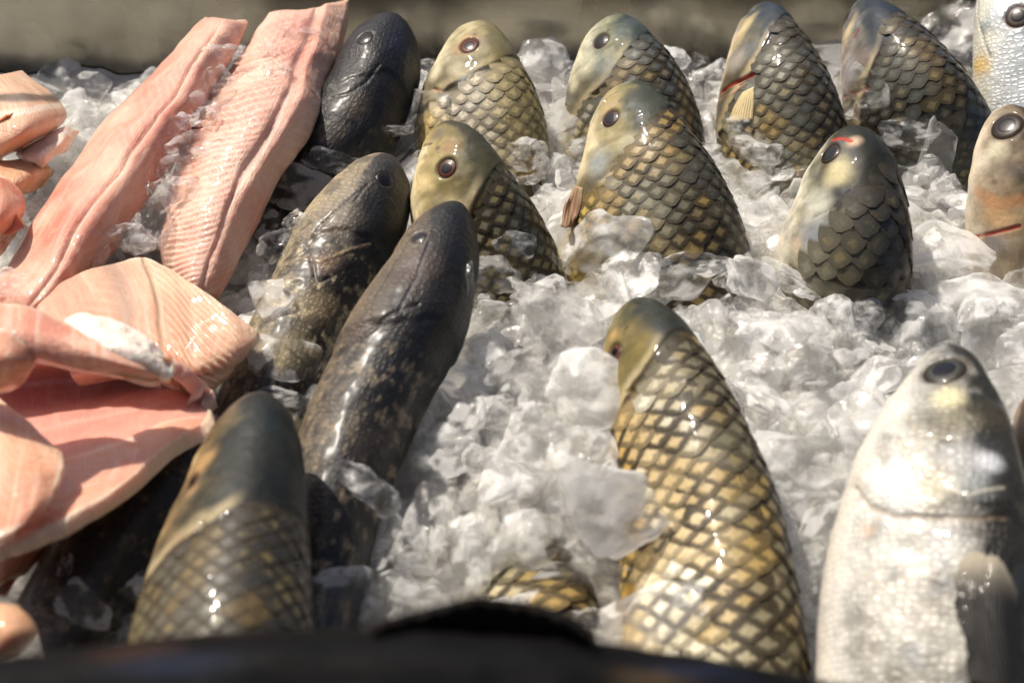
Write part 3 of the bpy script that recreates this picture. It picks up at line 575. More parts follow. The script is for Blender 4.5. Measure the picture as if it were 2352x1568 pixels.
# ------------------------------------------------------------------ slabs: fillets, flaps, fins
def surf(net, nu, nv):
    Q = np.array([[at(*p) if len(p) == 3 else p for p in r] for r in net]); R, C = Q.shape[:2]
    A = crspline(Q, np.linspace(0, R-1, nu), np.arange(R)); A = np.swapaxes(A, 0, 1)
    A = crspline(A, np.linspace(0, C-1, nv), np.arange(C)); return np.swapaxes(A, 0, 1)
def slab(name, net, th, colfn, dispfn=None, nu=110, nv=110, f0=.35, margin=.010, rag=.0015, mat=None, parent=None, label=None, cat=None, base=None, raw=None, rag_s=70, solid=True, group=None, wob=.003):
    P = surf(net, nu, nv) if raw is None else raw; nu, nv = P.shape[:2]
    U, V = np.meshgrid(np.linspace(0, 1, nu), np.linspace(0, 1, nv), indexing='ij')
    P = P + wob * np.stack([fbm(P, 16, 3, 61 + q) for q in range(3)], -1)
    # ragged outline: slide the border in and out along the surface
    du = np.gradient(P, axis=0); dv = np.gradient(P, axis=1)
    lu = np.linalg.norm(du, axis=2).sum(0).mean(); lv = np.linalg.norm(dv, axis=2).sum(1).mean()
    NM = np.cross(du, dv); NM /= np.linalg.norm(NM, axis=2, keepdims=True) + 1e-12
    flip = np.sign((NM * (CAM - P)).sum(2).mean()); NM *= flip
    eu = du / (np.linalg.norm(du, axis=2, keepdims=True) + 1e-12); ev_ = dv / (np.linalg.norm(dv, axis=2, keepdims=True) + 1e-12)
    dU = np.minimum(U, 1-U) * lu; dV = np.minimum(V, 1-V) * lv; n = fbm(P, rag_s, 4, 13) * 2 * rag
    P = P + eu * (np.sign(U-.5) * n * np.exp(-dU / (3*rag+1e-6)))[..., None] + ev_ * (np.sign(V-.5) * n * np.exp(-dV / (3*rag+1e-6)))[..., None]
    d = np.minimum(dU, dV); q = np.clip(1 - d / margin, 0, 1); f = f0 + (1-f0) * np.sqrt(np.clip(1 - q*q, 0, 1))
    dat = dict(U=U, V=V, P=P, x=U*lu, y=V*lv, edge=d)
    disp = dispfn(dat) if dispfn else 0
    top = P - NM * (th/2) + NM * (th/2 * f + disp * smooth(0, margin, d))[..., None]
    bot = P - NM * (th/2) - NM * (th/2 * f)[..., None]
    col = np.clip(colfn(dat), 0, 1)
    idx = np.arange(nu*nv).reshape(nu, nv)
    F1 = np.stack([idx[:-1, :-1], idx[1:, :-1], idx[1:, 1:], idx[:-1, 1:]], -1).reshape(-1, 4); F2 = F1[:, ::-1] + nu*nv
    per = np.concatenate([idx[0, :], idx[1:, -1], idx[-1, -2::-1], idx[-2:0:-1, 0]]); nx = np.roll(per, -1)
    F3 = np.stack([per, nx, nx + nu*nv, per + nu*nv], -1)
    F = np.concatenate([F1, F2, F3]);
    if flip < 0: F = F[:, ::-1]
    VV = np.concatenate([top.reshape(-1, 3), bot.reshape(-1, 3)])
    if base is None: base = VV.mean(0); base[2] = VV[:, 2].min()
    cc = np.concatenate([col.reshape(-1, 3)] * 2); uv = np.concatenate([np.stack([U*lu, V*lv], -1).reshape(-1, 2)] * 2)
    o = link(name, make_mesh(name, VV - base, F, True, cc, uv), mat or M_FLESH, parent)
    if parent is None: o.location = base
    if label: tag(o, label, cat, group)
    if solid:
        st = top[::3, ::3]; SOLIDS.append((st.reshape(-1, 3), None, st.shape[:2], 'open'))
    return o, base
def arch(L, R, zl, zr, hump, n=6, pw=1.0):
    """one cross row of a net: from the left edge to the right edge, humped in the middle"""
    r = []; ex = 1.1; L, R = ((L[0]+R[0])/2 + (L[0]-R[0])/2*ex, (L[1]+R[1])/2 + (L[1]-R[1])/2*ex), ((L[0]+R[0])/2 - (L[0]-R[0])/2*ex, (L[1]+R[1])/2 - (L[1]-R[1])/2*ex)
    for i in range(n):
        t = i / (n-1); r.append((L[0] + (R[0]-L[0])*t, L[1] + (R[1]-L[1])*t, zl + (zr-zl)*t + hump * (math.sin(math.pi * t ** pw))))
    return r
def meat_col(c0=(212, 134, 110), c1=(230, 178, 153), c2=(194, 88, 72), red=.35, streak=.3, ex=None):
    def f(v):
        P = v['P']; w = np.clip(1.5 * fbm(P, 22, 5, 31)[..., None] + .5, 0, 1.2)
        c = lin(c0) * (1-w) + lin(c1) * w
        m = (red * smooth(.05, .45, fbm(P, 30, 3, 41)))[..., None]; c = c*(1-m) + lin(c2) * m
        q = np.stack([v['x']*25, v['y']*260, 0*v['x']], -1); m = (1.3 * streak * smooth(.05, .45, fbm(q, 1, 4, 2)))[..., None]; c = c*(1-m) + lin((240, 214, 190)) * m
        cv = np.sin((v['x'] + .6*np.abs(v['y'] - v['y'].mean()) + .006*fbm(P, 22, 3, 71)) * 760); m = (.22 * smooth(.3, 1, cv) * smooth(-.2, .3, fbm(P, 18, 2, 72)))[..., None]; c = c*(1-m) + lin((244, 218, 200)) * m
        m = (.85 * (1 - smooth(.001, .0055, v['edge'] + .002*fbm(P, 120, 3, 73))))[..., None]; c = c*(1-m) + lin((246, 224, 198)) * m
        return ex(v, c) if ex else c
    return f
def line(c, d, w, colr, st):
    m = (st * (1 - smooth(.3*w, w, np.abs(d))))[..., None]; return c*(1-m) + lin(colr) * m

# long skinned fillet with a pale seam, leaning to the wall
def d1(v):
    U, V, P = v['U'], v['V'], v['P']; ctr = .52 - .04*np.sin(U*3)
    g = -.0028 * np.exp(-((V-ctr)/.035)**2) * smooth(.05, .2, U)
    ribs = .0006 * np.sin((v['x'] - .55*np.abs(V-ctr)*.07*6) * 900) * (1-smooth(.22, .42, U)) * smooth(.3, .5, V)
    return g + ribs * (.4 + 1.2*fbm(P, 30, 2, 7)) + .0045 * fbm(P, 26, 4, 3)
def x1(v, c):
    U, V = v['U'], v['V']; ctr = .52 - .04*np.sin(U*3)
    c = line(c, V-ctr, .02, (246, 222, 204), .6*smooth(.1, .3, U)[...] if False else .5)
    rb = np.sin((v['x'] - .55*np.abs(V-ctr)*.42) * 900); m = (.35*smooth(.2, .9, rb) * (1-smooth(.25, .45, U)) * smooth(.2, .4, V))[..., None]; c = c*(1-m)+lin((246, 220, 196))*m
    m = (.5*smooth(.35, 1, U)*smooth(.55, .95, V))[..., None]; c = c*(1-m)+lin((206, 112, 82))*m
    return c
net = [arch((478, 24), (585, 40), .070, .070, .012), arch((418, 78), (555, 112), .064, .062, .022), arch((300, 200), (478, 262), .052, .048, .032),
       arch((188, 332), (405, 395), .044, .036, .036), arch((72, 488), (318, 515), .036, .026, .038), arch((8, 605), (232, 640), .030, .02, .036), arch((-50, 705), (150, 745), .022, .016, .03)]
slab('long_fillet', net, .030, meat_col(red=.5, streak=.22, ex=x1), d1, 170, 100, margin=.022, f0=.06, wob=.0045, label='long pink skinned fillet at left with a pale seam, leaning on the steel wall', cat='fillet')
def d2(v):
    U, V, P = v['U'], v['V'], v['P']; ctr = .44
    zone = smooth(.12, .25, U)*(1-smooth(.95, 1, U))*(smooth(.08, .16, V)*(1-smooth(.50, .60, V)))
    ribs = .0008*np.sin((v['x'] + (V-ctr)*.055 + .004*fbm(P, 30, 3, 9)) * 900)*zone*(.6 + fbm(P, 25, 2, 4))
    fold = .004*smooth(.64, .70, V)*(1-smooth(.55, .75, U)) - .002*np.exp(-((V-.62)/.03)**2)
    return ribs + fold + .004*fbm(P, 28, 4, 5)
def x2(v, c):
    U, V = v['U'], v['V']; zone = smooth(.12, .25, U)*(1-smooth(.9, 1, U))*(smooth(.08, .16, V)*(1-smooth(.50, .60, V)))
    rb = np.sin((v['x'] + (V-.44)*.055 + .004*fbm(v['P'], 30, 3, 9)) * 900); m = (.5*smooth(.35, .95, rb)*zone)[..., None]; c = c*(1-m)+lin((246, 222, 204))*m
    m = (.5*smooth(.62, .74, V)*(1-smooth(.55, .7, U)))[..., None]; c = c*(1-m)+lin((232, 190, 160))*m
    c = line(c, V-.63+.03*np.sin(U*9), .016, (248, 226, 206), .7)
    rb2 = np.sin(v['x']*620 - V*9); m = (.4*smooth(.3, .9, rb2)*smooth(.74, .8, V)*(1-smooth(.5, .62, U)))[..., None]; c = c*(1-m)+lin((248, 220, 192))*m
    return c
net = [arch((622, 18), (806, -14), .070, .064, .012), arch((578, 78), (802, 62), .062, .056, .022), arch((508, 168), (768, 190), .052, .046, .028), arch((446, 268), (716, 305), .044, .036, .032),
       arch((398, 375), (652, 405), .036, .028, .032), arch((368, 478), (604, 515), .03, .022, .03), arch((356, 570), (556, 610), .024, .018, .026), arch((372, 660), (508, 700), .014, .01, .02)]
slab('ribbed_fillet', net, .028, meat_col((214, 143, 121), (231, 185, 163), (197, 104, 88), .35, .25, x2), d2, 190, 120, margin=.02, f0=.08, wob=.0045, label='long pink fillet with fine white rib lines next to the black snakehead', cat='fillet')

# striped plate of fillet
def d4(v):
    U, V = v['U'], v['V']; z = smooth(.45, .55, V)*(1-smooth(.80, .88, V))
    return .0009*np.sin((v['x'] - v['y']*.55)*900)*z + .0012*fbm(v['P'], 50, 4, 6) - .0016*np.exp(-((V-.47+.05*U)/.012)**2) - .003*np.exp(-((U-.72-.05*np.sin(V*5))/.05)**2)*smooth(.4, .6, V)
def x4(v, c):
    U, V = v['U'], v['V']
    m = (.55*np.exp(-((V-.33+.06*U)/.05)**2))[..., None]; c = c*(1-m)+lin((128, 112, 96))*m
    c = line(c, V-.47+.05*U, .012, (150, 122, 84), .8); m = (.4*np.exp(-((V-.60)/.03)**2))[..., None]; c = c*(1-m)+lin((160, 138, 116))*m
    rb = np.sin((v['x'] - v['y']*.55)*900); z = smooth(.45, .55, V)*(1-smooth(.82, .9, V)); m = (.45*smooth(.2, .9, rb)*z)[..., None]; c = c*(1-m)+lin((248, 220, 188))*m
    m = (.5*(1-smooth(.12, .24, V)))[..., None]; c = c*(1-m)+lin((214, 130, 104))*m
    return c
net = [[(70, 692, .05), (155, 630, .056), (245, 600, .06), (338, 586, .062), (425, 632, .062), (515, 692, .058), (592, 758, .05)],
       [(95, 745, .05), (195, 695, .058), (290, 670, .064), (378, 690, .066), (455, 738, .066), (535, 780, .06), (580, 795, .048)],
       [(130, 800, .05), (228, 770, .056), (318, 770, .062), (398, 800, .064), (452, 850, .06), (510, 850, .052), (545, 835, .042)],
       [(160, 860, .046), (250, 850, .05), (340, 862, .054), (395, 892, .05), (430, 908, .046), (468, 908, .04), (500, 880, .034)]]
slab('striped_fillet', net, .016, meat_col((222, 164, 132), (232, 186, 152), (204, 130, 104), .2, .3, x4), d4, 110, 150, margin=.006, f0=.5, label='flat pale fillet piece with grey stripes and ribs, pointing right above the folded fillet', cat='fillet')

# folded fillet: lower bowl, upper flap, cut edge, side flaps
froot2 = empty('folded_fillet', at(150, 1050, 0), 'large folded pink fillet gaping open at lower left with a white cut edge', 'fillet')
fb = np.array(froot2.location)
def xl(v, c):
    U, V = (v['U'] - .2) / .8, v['V']; lim = .60 - .12*V
    m = (.6*(1-smooth(lim-.05, lim+.05, U)))[..., None]; c = c*(1-m)+lin((226, 156, 146))*m
    c = line(c, U-lim, .02, (244, 214, 190), .7); c = line(c, U-.35+.1*V, .02, (236, 190, 176), .4); return c
net = [[(-90, 812, .060), (60, 800, .066), (200, 812, .074), (310, 838, .080), (390, 862, .078), (440, 905, .060)],
       [(-90, 900, .010), (60, 882, .012), (200, 868, .018), (320, 858, .030), (400, 868, .046), (465, 925, .052)],
       [(-90, 985, .022), (60, 965, .026), (200, 945, .034), (320, 925, .044), (410, 912, .052), (490, 945, .055)],
       [(-90, 1085, .042), (60, 1055, .048), (195, 1030, .054), (312, 998, .058), (402, 962, .06), (492, 955, .058)],
       [(-90, 1185, .054), (60, 1152, .062), (182, 1110, .066), (302, 1050, .066), (392, 1000, .064), (482, 963, .06)],
       [(-90, 1285, .066), (40, 1238, .074), (150, 1190, .076), (272, 1112, .074), (372, 1028, .068), (470, 968, .061)]]
slab('lower_flap', net, .010, meat_col((220, 152, 124), (232, 180, 150), (204, 116, 102), .3, .3, xl), lambda v: .0016*fbm(v['P'], 40, 4, 8), 120, 140, margin=.003, f0=.6, parent=froot2, base=fb, rag=.0012, rag_s=160)
net = [[(-90, 688, .126), (50, 692, .128), (140, 730, .128), (228, 782, .127), (305, 822, .121), (392, 862, .105)],
       [(-90, 745, .134), (50, 752, .134), (145, 785, .130), (232, 822, .126), (312, 848, .119), (393, 869, .103)],
       [(-90, 805, .128), (50, 812, .126), (150, 838, .120), (240, 856, .114), (320, 870, .106), (394, 876, .094)],
       [(-90, 850, .108), (60, 838, .110), (160, 852, .108), (250, 866, .106), (330, 878, .100), (392, 880, .092)]]
slab('upper_flap', net, .012, meat_col((218, 148, 120), (230, 176, 146), (202, 114, 94), .35, .35), lambda v: .0016*fbm(v['P'], 40, 4, 9), 90, 140, margin=.004, f0=.5, parent=froot2, base=fb, rag=.001)
net = [[(136, 732, .122), (176, 715, .124), (230, 724, .123), (300, 750, .119), (360, 793, .111), (396, 838, .103)],
       [(160, 745, .127), (205, 745, .129), (255, 765, .128), (315, 795, .123), (360, 828, .115), (396, 850, .105)],
       [(184, 768, .128), (230, 790, .129), (276, 812, .126), (322, 836, .120), (360, 854, .113), (392, 866, .105)]]
slab('cut_edge', net, .005, lambda v: lin((250, 230, 214), 1)*np.ones(v['P'].shape)*(1 + .10*fbm(v['P'], 120, 4, 3)[..., None]), lambda v: .0030*fbm(v['P'], 75, 4, 9), 70, 110, margin=.003, f0=.5, rag=.003, parent=froot2, base=fb)  # cut face coloured extra bright so that it looks sunlit
net = [[(-80, 770, .13), (0, 748, .136), (50, 782, .132), (96, 815, .122)], [(-80, 830, .128), (0, 820, .132), (45, 835, .126), (82, 848, .116)], [(-80, 900, .108), (-10, 890, .112), (25, 885, .110), (56, 884, .106)], [(-80, 930, .09), (-20, 915, .094), (5, 908, .094), (25, 902, .094)]]
slab('side_flap', net, .010, meat_col((216, 142, 108), (226, 168, 130), (200, 116, 84), .35, .2), lambda v: .0014*fbm(v['P'], 50, 4, 10), 70, 70, margin=.004, f0=.5, parent=froot2, base=fb)
net = [[(-80, 900, .08), (-10, 905, .084), (40, 945, .086), (100, 1000, .086), (146, 1042, .084)], [(-80, 1000, .085), (-10, 1000, .09), (40, 1030, .092), (95, 1062, .09), (143, 1082, .086)],
       [(-80, 1110, .088), (-10, 1105, .092), (35, 1120, .094), (80, 1136, .092), (116, 1150, .086)], [(-80, 1225, .088), (-10, 1225, .092), (25, 1215, .092), (48, 1208, .09), (70, 1196, .086)]]
slab('inner_flap', net, .008, meat_col((224, 152, 118), (232, 176, 140), (208, 122, 96), .3, .25, lambda v, c: line(c, v['V']-.62+.2*v['U'], .03, (240, 200, 170), .5)), lambda v: .0014*fbm(v['P'], 50, 4, 11), 80, 80, margin=.003, f0=.5, parent=froot2, base=fb)
# small pieces along the left edge
net = [arch((-60, 165, ), (40, 150), .05, .052, .006), arch((-60, 250), (140, 225), .048, .046, .03), arch((-60, 330), (150, 285), .044, .04, .03), arch((-60, 390), (40, 350), .03, .03, .01)]
slab('rolled_fillet', net, .022, meat_col((220, 170, 136), (234, 196, 164), (196, 132, 100), .25, .4, lambda v, c: line(line(c, v['U']-.22-.1*v['V'], .06, (52, 48, 42), .8), v['U']-.40, .05, (244, 226, 206), .7)), lambda v: .002*fbm(v['P'], 45, 4, 12), 80, 80, margin=.012, f0=.2, label='rolled fish piece with a dark skin streak at the far left edge', cat='fish piece')
net = [[(38, 345, .045), (80, 318, .05), (140, 290, .05), (186, 298, .042)], [(60, 362, .05), (100, 345, .056), (145, 320, .054), (172, 330, .044)], [(95, 385, .044), (115, 372, .048), (140, 356, .046), (155, 352, .04)]]
slab('skin_flap', net, .009, meat_col((226, 206, 186), (236, 218, 200), (170, 130, 112), .3, .3), lambda v: .003*fbm(v['P'], 60, 4, 13), 60, 60, margin=.004, f0=.4, label='crumpled white skin flap below the rolled fish piece', cat='fish piece')
net = [arch((-60, 350), (60, 352), .035, .036, .012), arch((-60, 420), (128, 385), .032, .03, .02), arch((-60, 480), (75, 450), .026, .024, .014)]
slab('brown_fillet', net, .02, meat_col((206, 152, 110), (220, 176, 136), (176, 118, 84), .35, .3), lambda v: .0015*fbm(v['P'], 50, 4, 14), 60, 60, margin=.012, f0=.2, label='brownish fillet piece tucked under the white skin flap', cat='fish piece')
net = [arch((-70, 380), (20, 392), .055, .05, .01), arch((-70, 440), (64, 452), .052, .046, .028), arch((-70, 520), (55, 505), .046, .042, .028), arch((-70, 600), (5, 565), .03, .03, .01)]
slab('pink_fillet', net, .026, meat_col((220, 140, 112), (230, 166, 138), (206, 104, 84), .45, .2), lambda v: .0014*fbm(v['P'], 50, 4, 15), 70, 70, margin=.014, f0=.15, label='rounded pink fillet end at left edge beside the long pale-seamed fillet', cat='fish piece')
net = [arch((-70, 1345), (40, 1362), .085, .085, .006), arch((-70, 1420), (106, 1425), .085, .082, .016), arch((-70, 1500), (104, 1475), .08, .08, .014), arch((-70, 1580), (30, 1530), .07, .07, .006)]
slab('fillet_end', net, .022, meat_col((224, 160, 116), (236, 190, 144), (210, 130, 86), .25, .2), lambda v: .0015*fbm(v['P'], 40, 4, 16), 60, 60, margin=.014, f0=.15, label='blurred tan fillet end at the bottom left corner', cat='fish piece')
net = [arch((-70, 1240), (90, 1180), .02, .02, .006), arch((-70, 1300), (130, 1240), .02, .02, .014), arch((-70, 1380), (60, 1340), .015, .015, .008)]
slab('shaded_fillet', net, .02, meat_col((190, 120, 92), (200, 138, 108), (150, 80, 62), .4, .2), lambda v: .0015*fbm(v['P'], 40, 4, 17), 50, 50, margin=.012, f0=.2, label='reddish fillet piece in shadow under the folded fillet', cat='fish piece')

# ------------------------------------------------------------------ fins on fish
def fin(root_pair, net_px, lift, th, c0, c1, rays=14, name='pectoral_fin', rag=.0006):
    root, tree, base = root_pair
    net = []
    for r in net_px:
        row = []
        for (px, py, dz) in r:
            h, n = hit(tree, px, py)
            if h is None: h = at(px, py, base[2] + .03); n = np.array([0, -.5, .8])
            d = CAM - h; d /= np.linalg.norm(d); row.append(tuple(h + d * (lift + dz)))
        net.append(row)
    def cf(v):
        m = smooth(-.3, .8, np.sin(v['V']*rays*2*math.pi))[..., None]; k = smooth(.05, .5, v['U'])[..., None]
        return (lin(c0)*(1-k) + lin(c1)*k) * (.78 + .28*m)
    def df(v): return .0002*np.sin(v['V']*rays*2*math.pi)
    slab(name, [[p for p in r] for r in net], th, cf, df, 50, 90, f0=.3, margin=.002, rag=rag, mat=M_HEAD, parent=root, base=np.array(base), raw=surf_raw(net, 50, 90), solid=False, wob=.002)
def surf_raw(net, nu, nv):
    Q = np.array(net, float); R, C = Q.shape[:2]
    A = crspline(Q, np.linspace(0, R-1, nu), np.arange(R)); A = np.swapaxes(A, 0, 1)
    A = crspline(A, np.linspace(0, C-1, nv), np.arange(C)); return np.swapaxes(A, 0, 1)
def by_label(s): return [o for o in bpy.data.objects if s in o.get('label', '')][0]
FT = {}
def fin_on(lbl, *a, **k):
    r = by_label(lbl); b = [c for c in r.children if c.name.split('.')[0] == 'body'][0]; base = np.array(r.location)
    co = np.empty(len(b.data.vertices)*3, np.float32); b.data.vertices.foreach_get('co', co); co = co.reshape(-1, 3) + base
    fs = np.empty(len(b.data.polygons)*4, np.int32); b.data.loops.foreach_get('vertex_index', fs)
    fin((r, bvh(co, fs.reshape(-1, 4)), base), *a, **k)
fin_on('dark-ringed eye', [[(2215, 1262, 0), (2240, 1255, .002), (2270, 1258, .002), (2296, 1268, 0)], [(2196, 1330, .002), (2236, 1325, .006), (2290, 1330, .006), (2330, 1345, .002)], [(2200, 1440, .003), (2250, 1445, .008), (2310, 1450, .008), (2352, 1452, .003)], [(2235, 1560, .004), (2280, 1575, .008), (2330, 1575, .008), (2372, 1565, .003)]], .001, .0014, (170, 160, 142), (38, 36, 34), 18, rag=.004)
fin_on('yellow-flecked', [[(1318, 425, .001), (1326, 425, .002), (1336, 430, .001)], [(1298, 470, .002), (1312, 470, .005), (1330, 475, .002)], [(1286, 515, .002), (1302, 518, .005), (1318, 520, .002)]], .002, .0022, (176, 148, 116), (140, 110, 86), 4)
fin_on('open red gill', [[(1706, 212, .000), (1718, 206, .001), (1731, 200, .000)], [(1686, 245, .000), (1708, 238, .003), (1732, 235, .001)], [(1670, 285, .000), (1700, 280, .003), (1728, 274, .001)]], .002, .0022, (236, 214, 162), (226, 204, 156), 9)
# dorsal fin of the foreground fish
def front_fin():
    r = froot; base = np.array(r.location); net = []
    px = [860, 930, 1000, 1080, 1160, 1230, 1300, 1340]; tip = [1455, 1424, 1400, 1386, 1384, 1400, 1436, 1468]; rows = []
    for k, f in enumerate((0, .5, 1)):
        rows.append([tuple(at(x + 25*(1-f), 1500 + (t-1500)*f, .215 + .02*f)) for x, t in zip(px, tip)])
    def cf(v):
        sp = smooth(.1, .4, fbm(v['P'], 45, 2, 3))[..., None]; return lin((22, 18, 15))*(1-sp) + lin((7, 7, 8))*sp
    slab('dorsal_fin', rows, .004, cf, lambda v: .0006*np.sin(v['y']*900), 30, 120, f0=.4, margin=.002, mat=M_FRONT, parent=r, base=base, raw=surf_raw(rows, 30, 120), solid=False, wob=.002)
front_fin()

# ------------------------------------------------------------------ ice
def grid_faces(sh, wrap):
    a, b = sh; i = np.arange(a*b).reshape(a, b)
    if wrap: return np.stack([i[:-1], i[1:], np.roll(i, -1, 1)[1:], np.roll(i, -1, 1)[:-1]], -1).reshape(-1, 4)
    return np.stack([i[:-1, :-1], i[1:, :-1], i[1:, 1:], i[:-1, 1:]], -1).reshape(-1, 4)
def tree_of(L_):
    v, f, o = [], [], 0
    for q in L_:
        g = grid_faces(q[2], len(q) < 4); v.append(q[0]); f.append(g + o); o += len(q[0])
    return bvh(np.concatenate(v), np.concatenate(f))
FISH_TREE = tree_of([q for q in SOLIDS if len(q) < 4]); SLAB_TREE = tree_of([q for q in SOLIDS if len(q) == 4])
VS, FS, off = [], [], 0
for s in SOLIDS:
    f = grid_faces(s[2], len(s) < 4); VS.append(s[0]); FS.append(f + off); off += len(s[0])
SOLID_TREE = bvh(np.concatenate(VS), np.concatenate(FS))

def lump_mesh(sub, seed, flat, cuts, rough, lobes=0):
    rg = np.random.default_rng(seed); bm = bmesh.new(); bmesh.ops.create_icosphere(bm, subdivisions=sub, radius=1)
    V = np.array([v.co[:] for v in bm.verts]); F = np.array([[v.index for v in f.verts] for f in bm.faces]); bm.free()
    D = V.copy(); r = 1 + .55*fbm(V, 1.1, 2, seed*.37 + 1)
    for _ in range(lobes):
        d = rg.normal(size=3); d[2] *= .3; d /= np.linalg.norm(d); r = r * (1 + rg.uniform(-.45, .5)*np.exp(-((1 - D @ d)/.10)))
    V = V * r[:, None]
    for _ in range(cuts):
        d = rg.normal(size=3); d /= np.linalg.norm(d); h = rg.uniform(.34, .8); q = V @ d - h; V = V - np.where(q > 0, q*.96, 0)[:, None]*d
    V = V * np.array([1, rg.uniform(.6, .95), flat]); V = V / np.abs(V).max()
    nrm = D / np.array([1, 1, flat]); nrm /= np.linalg.norm(nrm, axis=1, keepdims=True)
    V = V + nrm * (rough * fbm(V, 2.2, 2, seed + 1) + rough * .5 * fbm(V, 5.0, 3, seed + 2) - rough * .4 * np.abs(fbm(V, 4.0, 3, seed + 3)))[:, None]
    lo, hi = V.min(0), V.max(0); V = (V - (lo + hi) / 2) / ((hi - lo) / 2)
    return V * np.array([1, rg.uniform(.78, .98), flat]), F
VAR = []
for i in range(22):
    kind = i % 4; flat = (.55, .26, .6, .38)[kind]; V, F = lump_mesh(5, i*3+1, flat, (10, 7, 13, 4)[kind], (.13, .09, .12, .15)[kind], (2, 6, 2, 7)[kind])
    VAR.append((V, F, make_mesh('ice_chunk', V, F, True, cl=smooth(-.22, .30, fbm(V, 1.7, 4, i + 3))), flat))
for i in range(8):                         # smoother melted plates and lumps
    flat = (.42, .34, .5, .38)[i % 4]; V, F = lump_mesh(5, 300 + i*7, flat, (5, 4, 7, 3)[i % 4], .055, (3, 5)[i % 2])
    VAR.append((V, F, make_mesh('ice_chunk', V, F, True, cl=smooth(-.22, .30, fbm(V, 1.5, 4, i + 43))), flat))
VARLO = []
for i in range(14):
    V, F = lump_mesh(3, 100 + i*5, (.6, .35, .8)[i % 3], (9, 5, 12)[i % 3], .12, 2); VARLO.append((V, F))
def rot_mat(ax, ay, az): 
    return np.array(Matrix.Rotation(az, 3, 'Z') @ Matrix.Rotation(ay, 3, 'Y') @ Matrix.Rotation(ax, 3, 'X'))
mats_v = {}
def ice_obj(p, R, size, var, mat, label, group, squash=(1, 1, 1)):
    key = (var, mat.name)
    if key not in mats_v:
        me = VAR[var][2].copy(); me.name = 'ice_chunk'; me.materials.clear(); me.materials.append(mat); mats_v[key] = me
    o = bpy.data.objects.new('ice_chunk', mats_v[key]); COL.objects.link(o)
    S = np.diag(np.array(squash) * size); Mx = np.eye(4); Mx[:3, :3] = R @ S; Mx[:3, 3] = p; o.matrix_world = Matrix(Mx.tolist())
    tag(o, label, 'ice', group); return o

# bed under the chunks
gx = np.linspace(-.62, .62, 320); gy = np.linspace(.36, WALL_Y - .002, 200); X, Y = np.meshgrid(gx, gy, indexing='ij')
Z = ice_z(X, Y) - .018 + .012*fbm(np.stack([X, Y, 0*X], -1), 55, 3, 5); Z = Z + .004 * smooth(WALL_Y - .04, WALL_Y, Y)
M_PACK, N_, L_, B_ = nodes('packed_wet_ice'); B_.inputs['Base Color'].default_value = (.50, .485, .455, 1); B_.inputs['Roughness'].default_value = .35
gq = N_.new('ShaderNodeNewGeometry'); nq = noise_tex(N_, L_, gq.outputs['Position'], 160, 5, .7); L_.new(mixc(N_, L_, nq, (.30, .285, .26), (.66, .64, .61)), B_.inputs['Base Color'])
bq = N_.new('ShaderNodeBump'); bq.inputs['Distance'].default_value = .004; L_.new(nq, bq.inputs['Height']); L_.new(bq.outputs[0], B_.inputs['Normal'])
b_o = link('ice_bed', make_mesh('ice_bed', np.stack([X, Y, Z], -1).reshape(-1, 3), grid_faces(X.shape, False), cl=np.ones(X.size)), M_PACK)
tag(b_o, 'packed grey-white ice bed under the loose chunks', 'ice', kind='structure')

def buried(x, y, z):
    """is the point inside a fish, or right under a fillet?"""
    n = 0; o = Vector((x, y, z))
    for _ in range(8):
        h = FISH_TREE.ray_cast(o, Vector((0, 0, 1)))
        if h[0] is None: break
        n += 1; o = h[0] + Vector((0, 0, 1e-4))
    if n % 2: return True
    if n and h0(x, y, z) < .010: return True
    h = SLAB_TREE.ray_cast(Vector((x, y, z - .02)), Vector((0, 0, 1))); return h[0] is not None and h[3] < .05
def h0(x, y, z):
    h = FISH_TREE.ray_cast(Vector((x, y, z)), Vector((0, 0, 1))); return h[3] if h[0] is not None else 9
def top_z(x, y):
    h = SOLID_TREE.ray_cast(Vector((x, y, 1)), Vector((0, 0, -1))); return h[0][2] if h[0] is not None else -9
# fine crushed ice filling all gaps: one mass
VV, FF, off = [], [], 0; cnt = 0; tries = 0
while cnt < 1200 and tries < 12000:
    tries += 1
    py = random.uniform(60, 1620); px = random.uniform(-120, 2472); q = at(px, py, 0); x, y = q[0], q[1]
    if y > WALL_Y - .012 or y < .36: continue
    z = float(ice_z(x, y)) - random.uniform(.001, .016)
    if buried(x, y, z): continue
    V, F = VARLO[random.randrange(14)]; sz = random.choice((.005, .007, .009, .012, .016)) * random.uniform(.8, 1.2)
    Rm = rot_mat(*(random.uniform(-3, 3) for _ in range(3)))
    VV.append((V*sz) @ Rm.T + (x, y, z)); FF.append(F + off); off += len(V); cnt += 1
co = link('crushed_ice', make_mesh('crushed_ice', np.concatenate(VV), np.concatenate(FF), True, cl=smooth(-.25, .3, fbm(np.concatenate(VV), 60, 3, 2))), M_ICE)
tag(co, 'fine crushed ice filling the gaps between fish and bigger chunks', 'ice', kind='stuff')

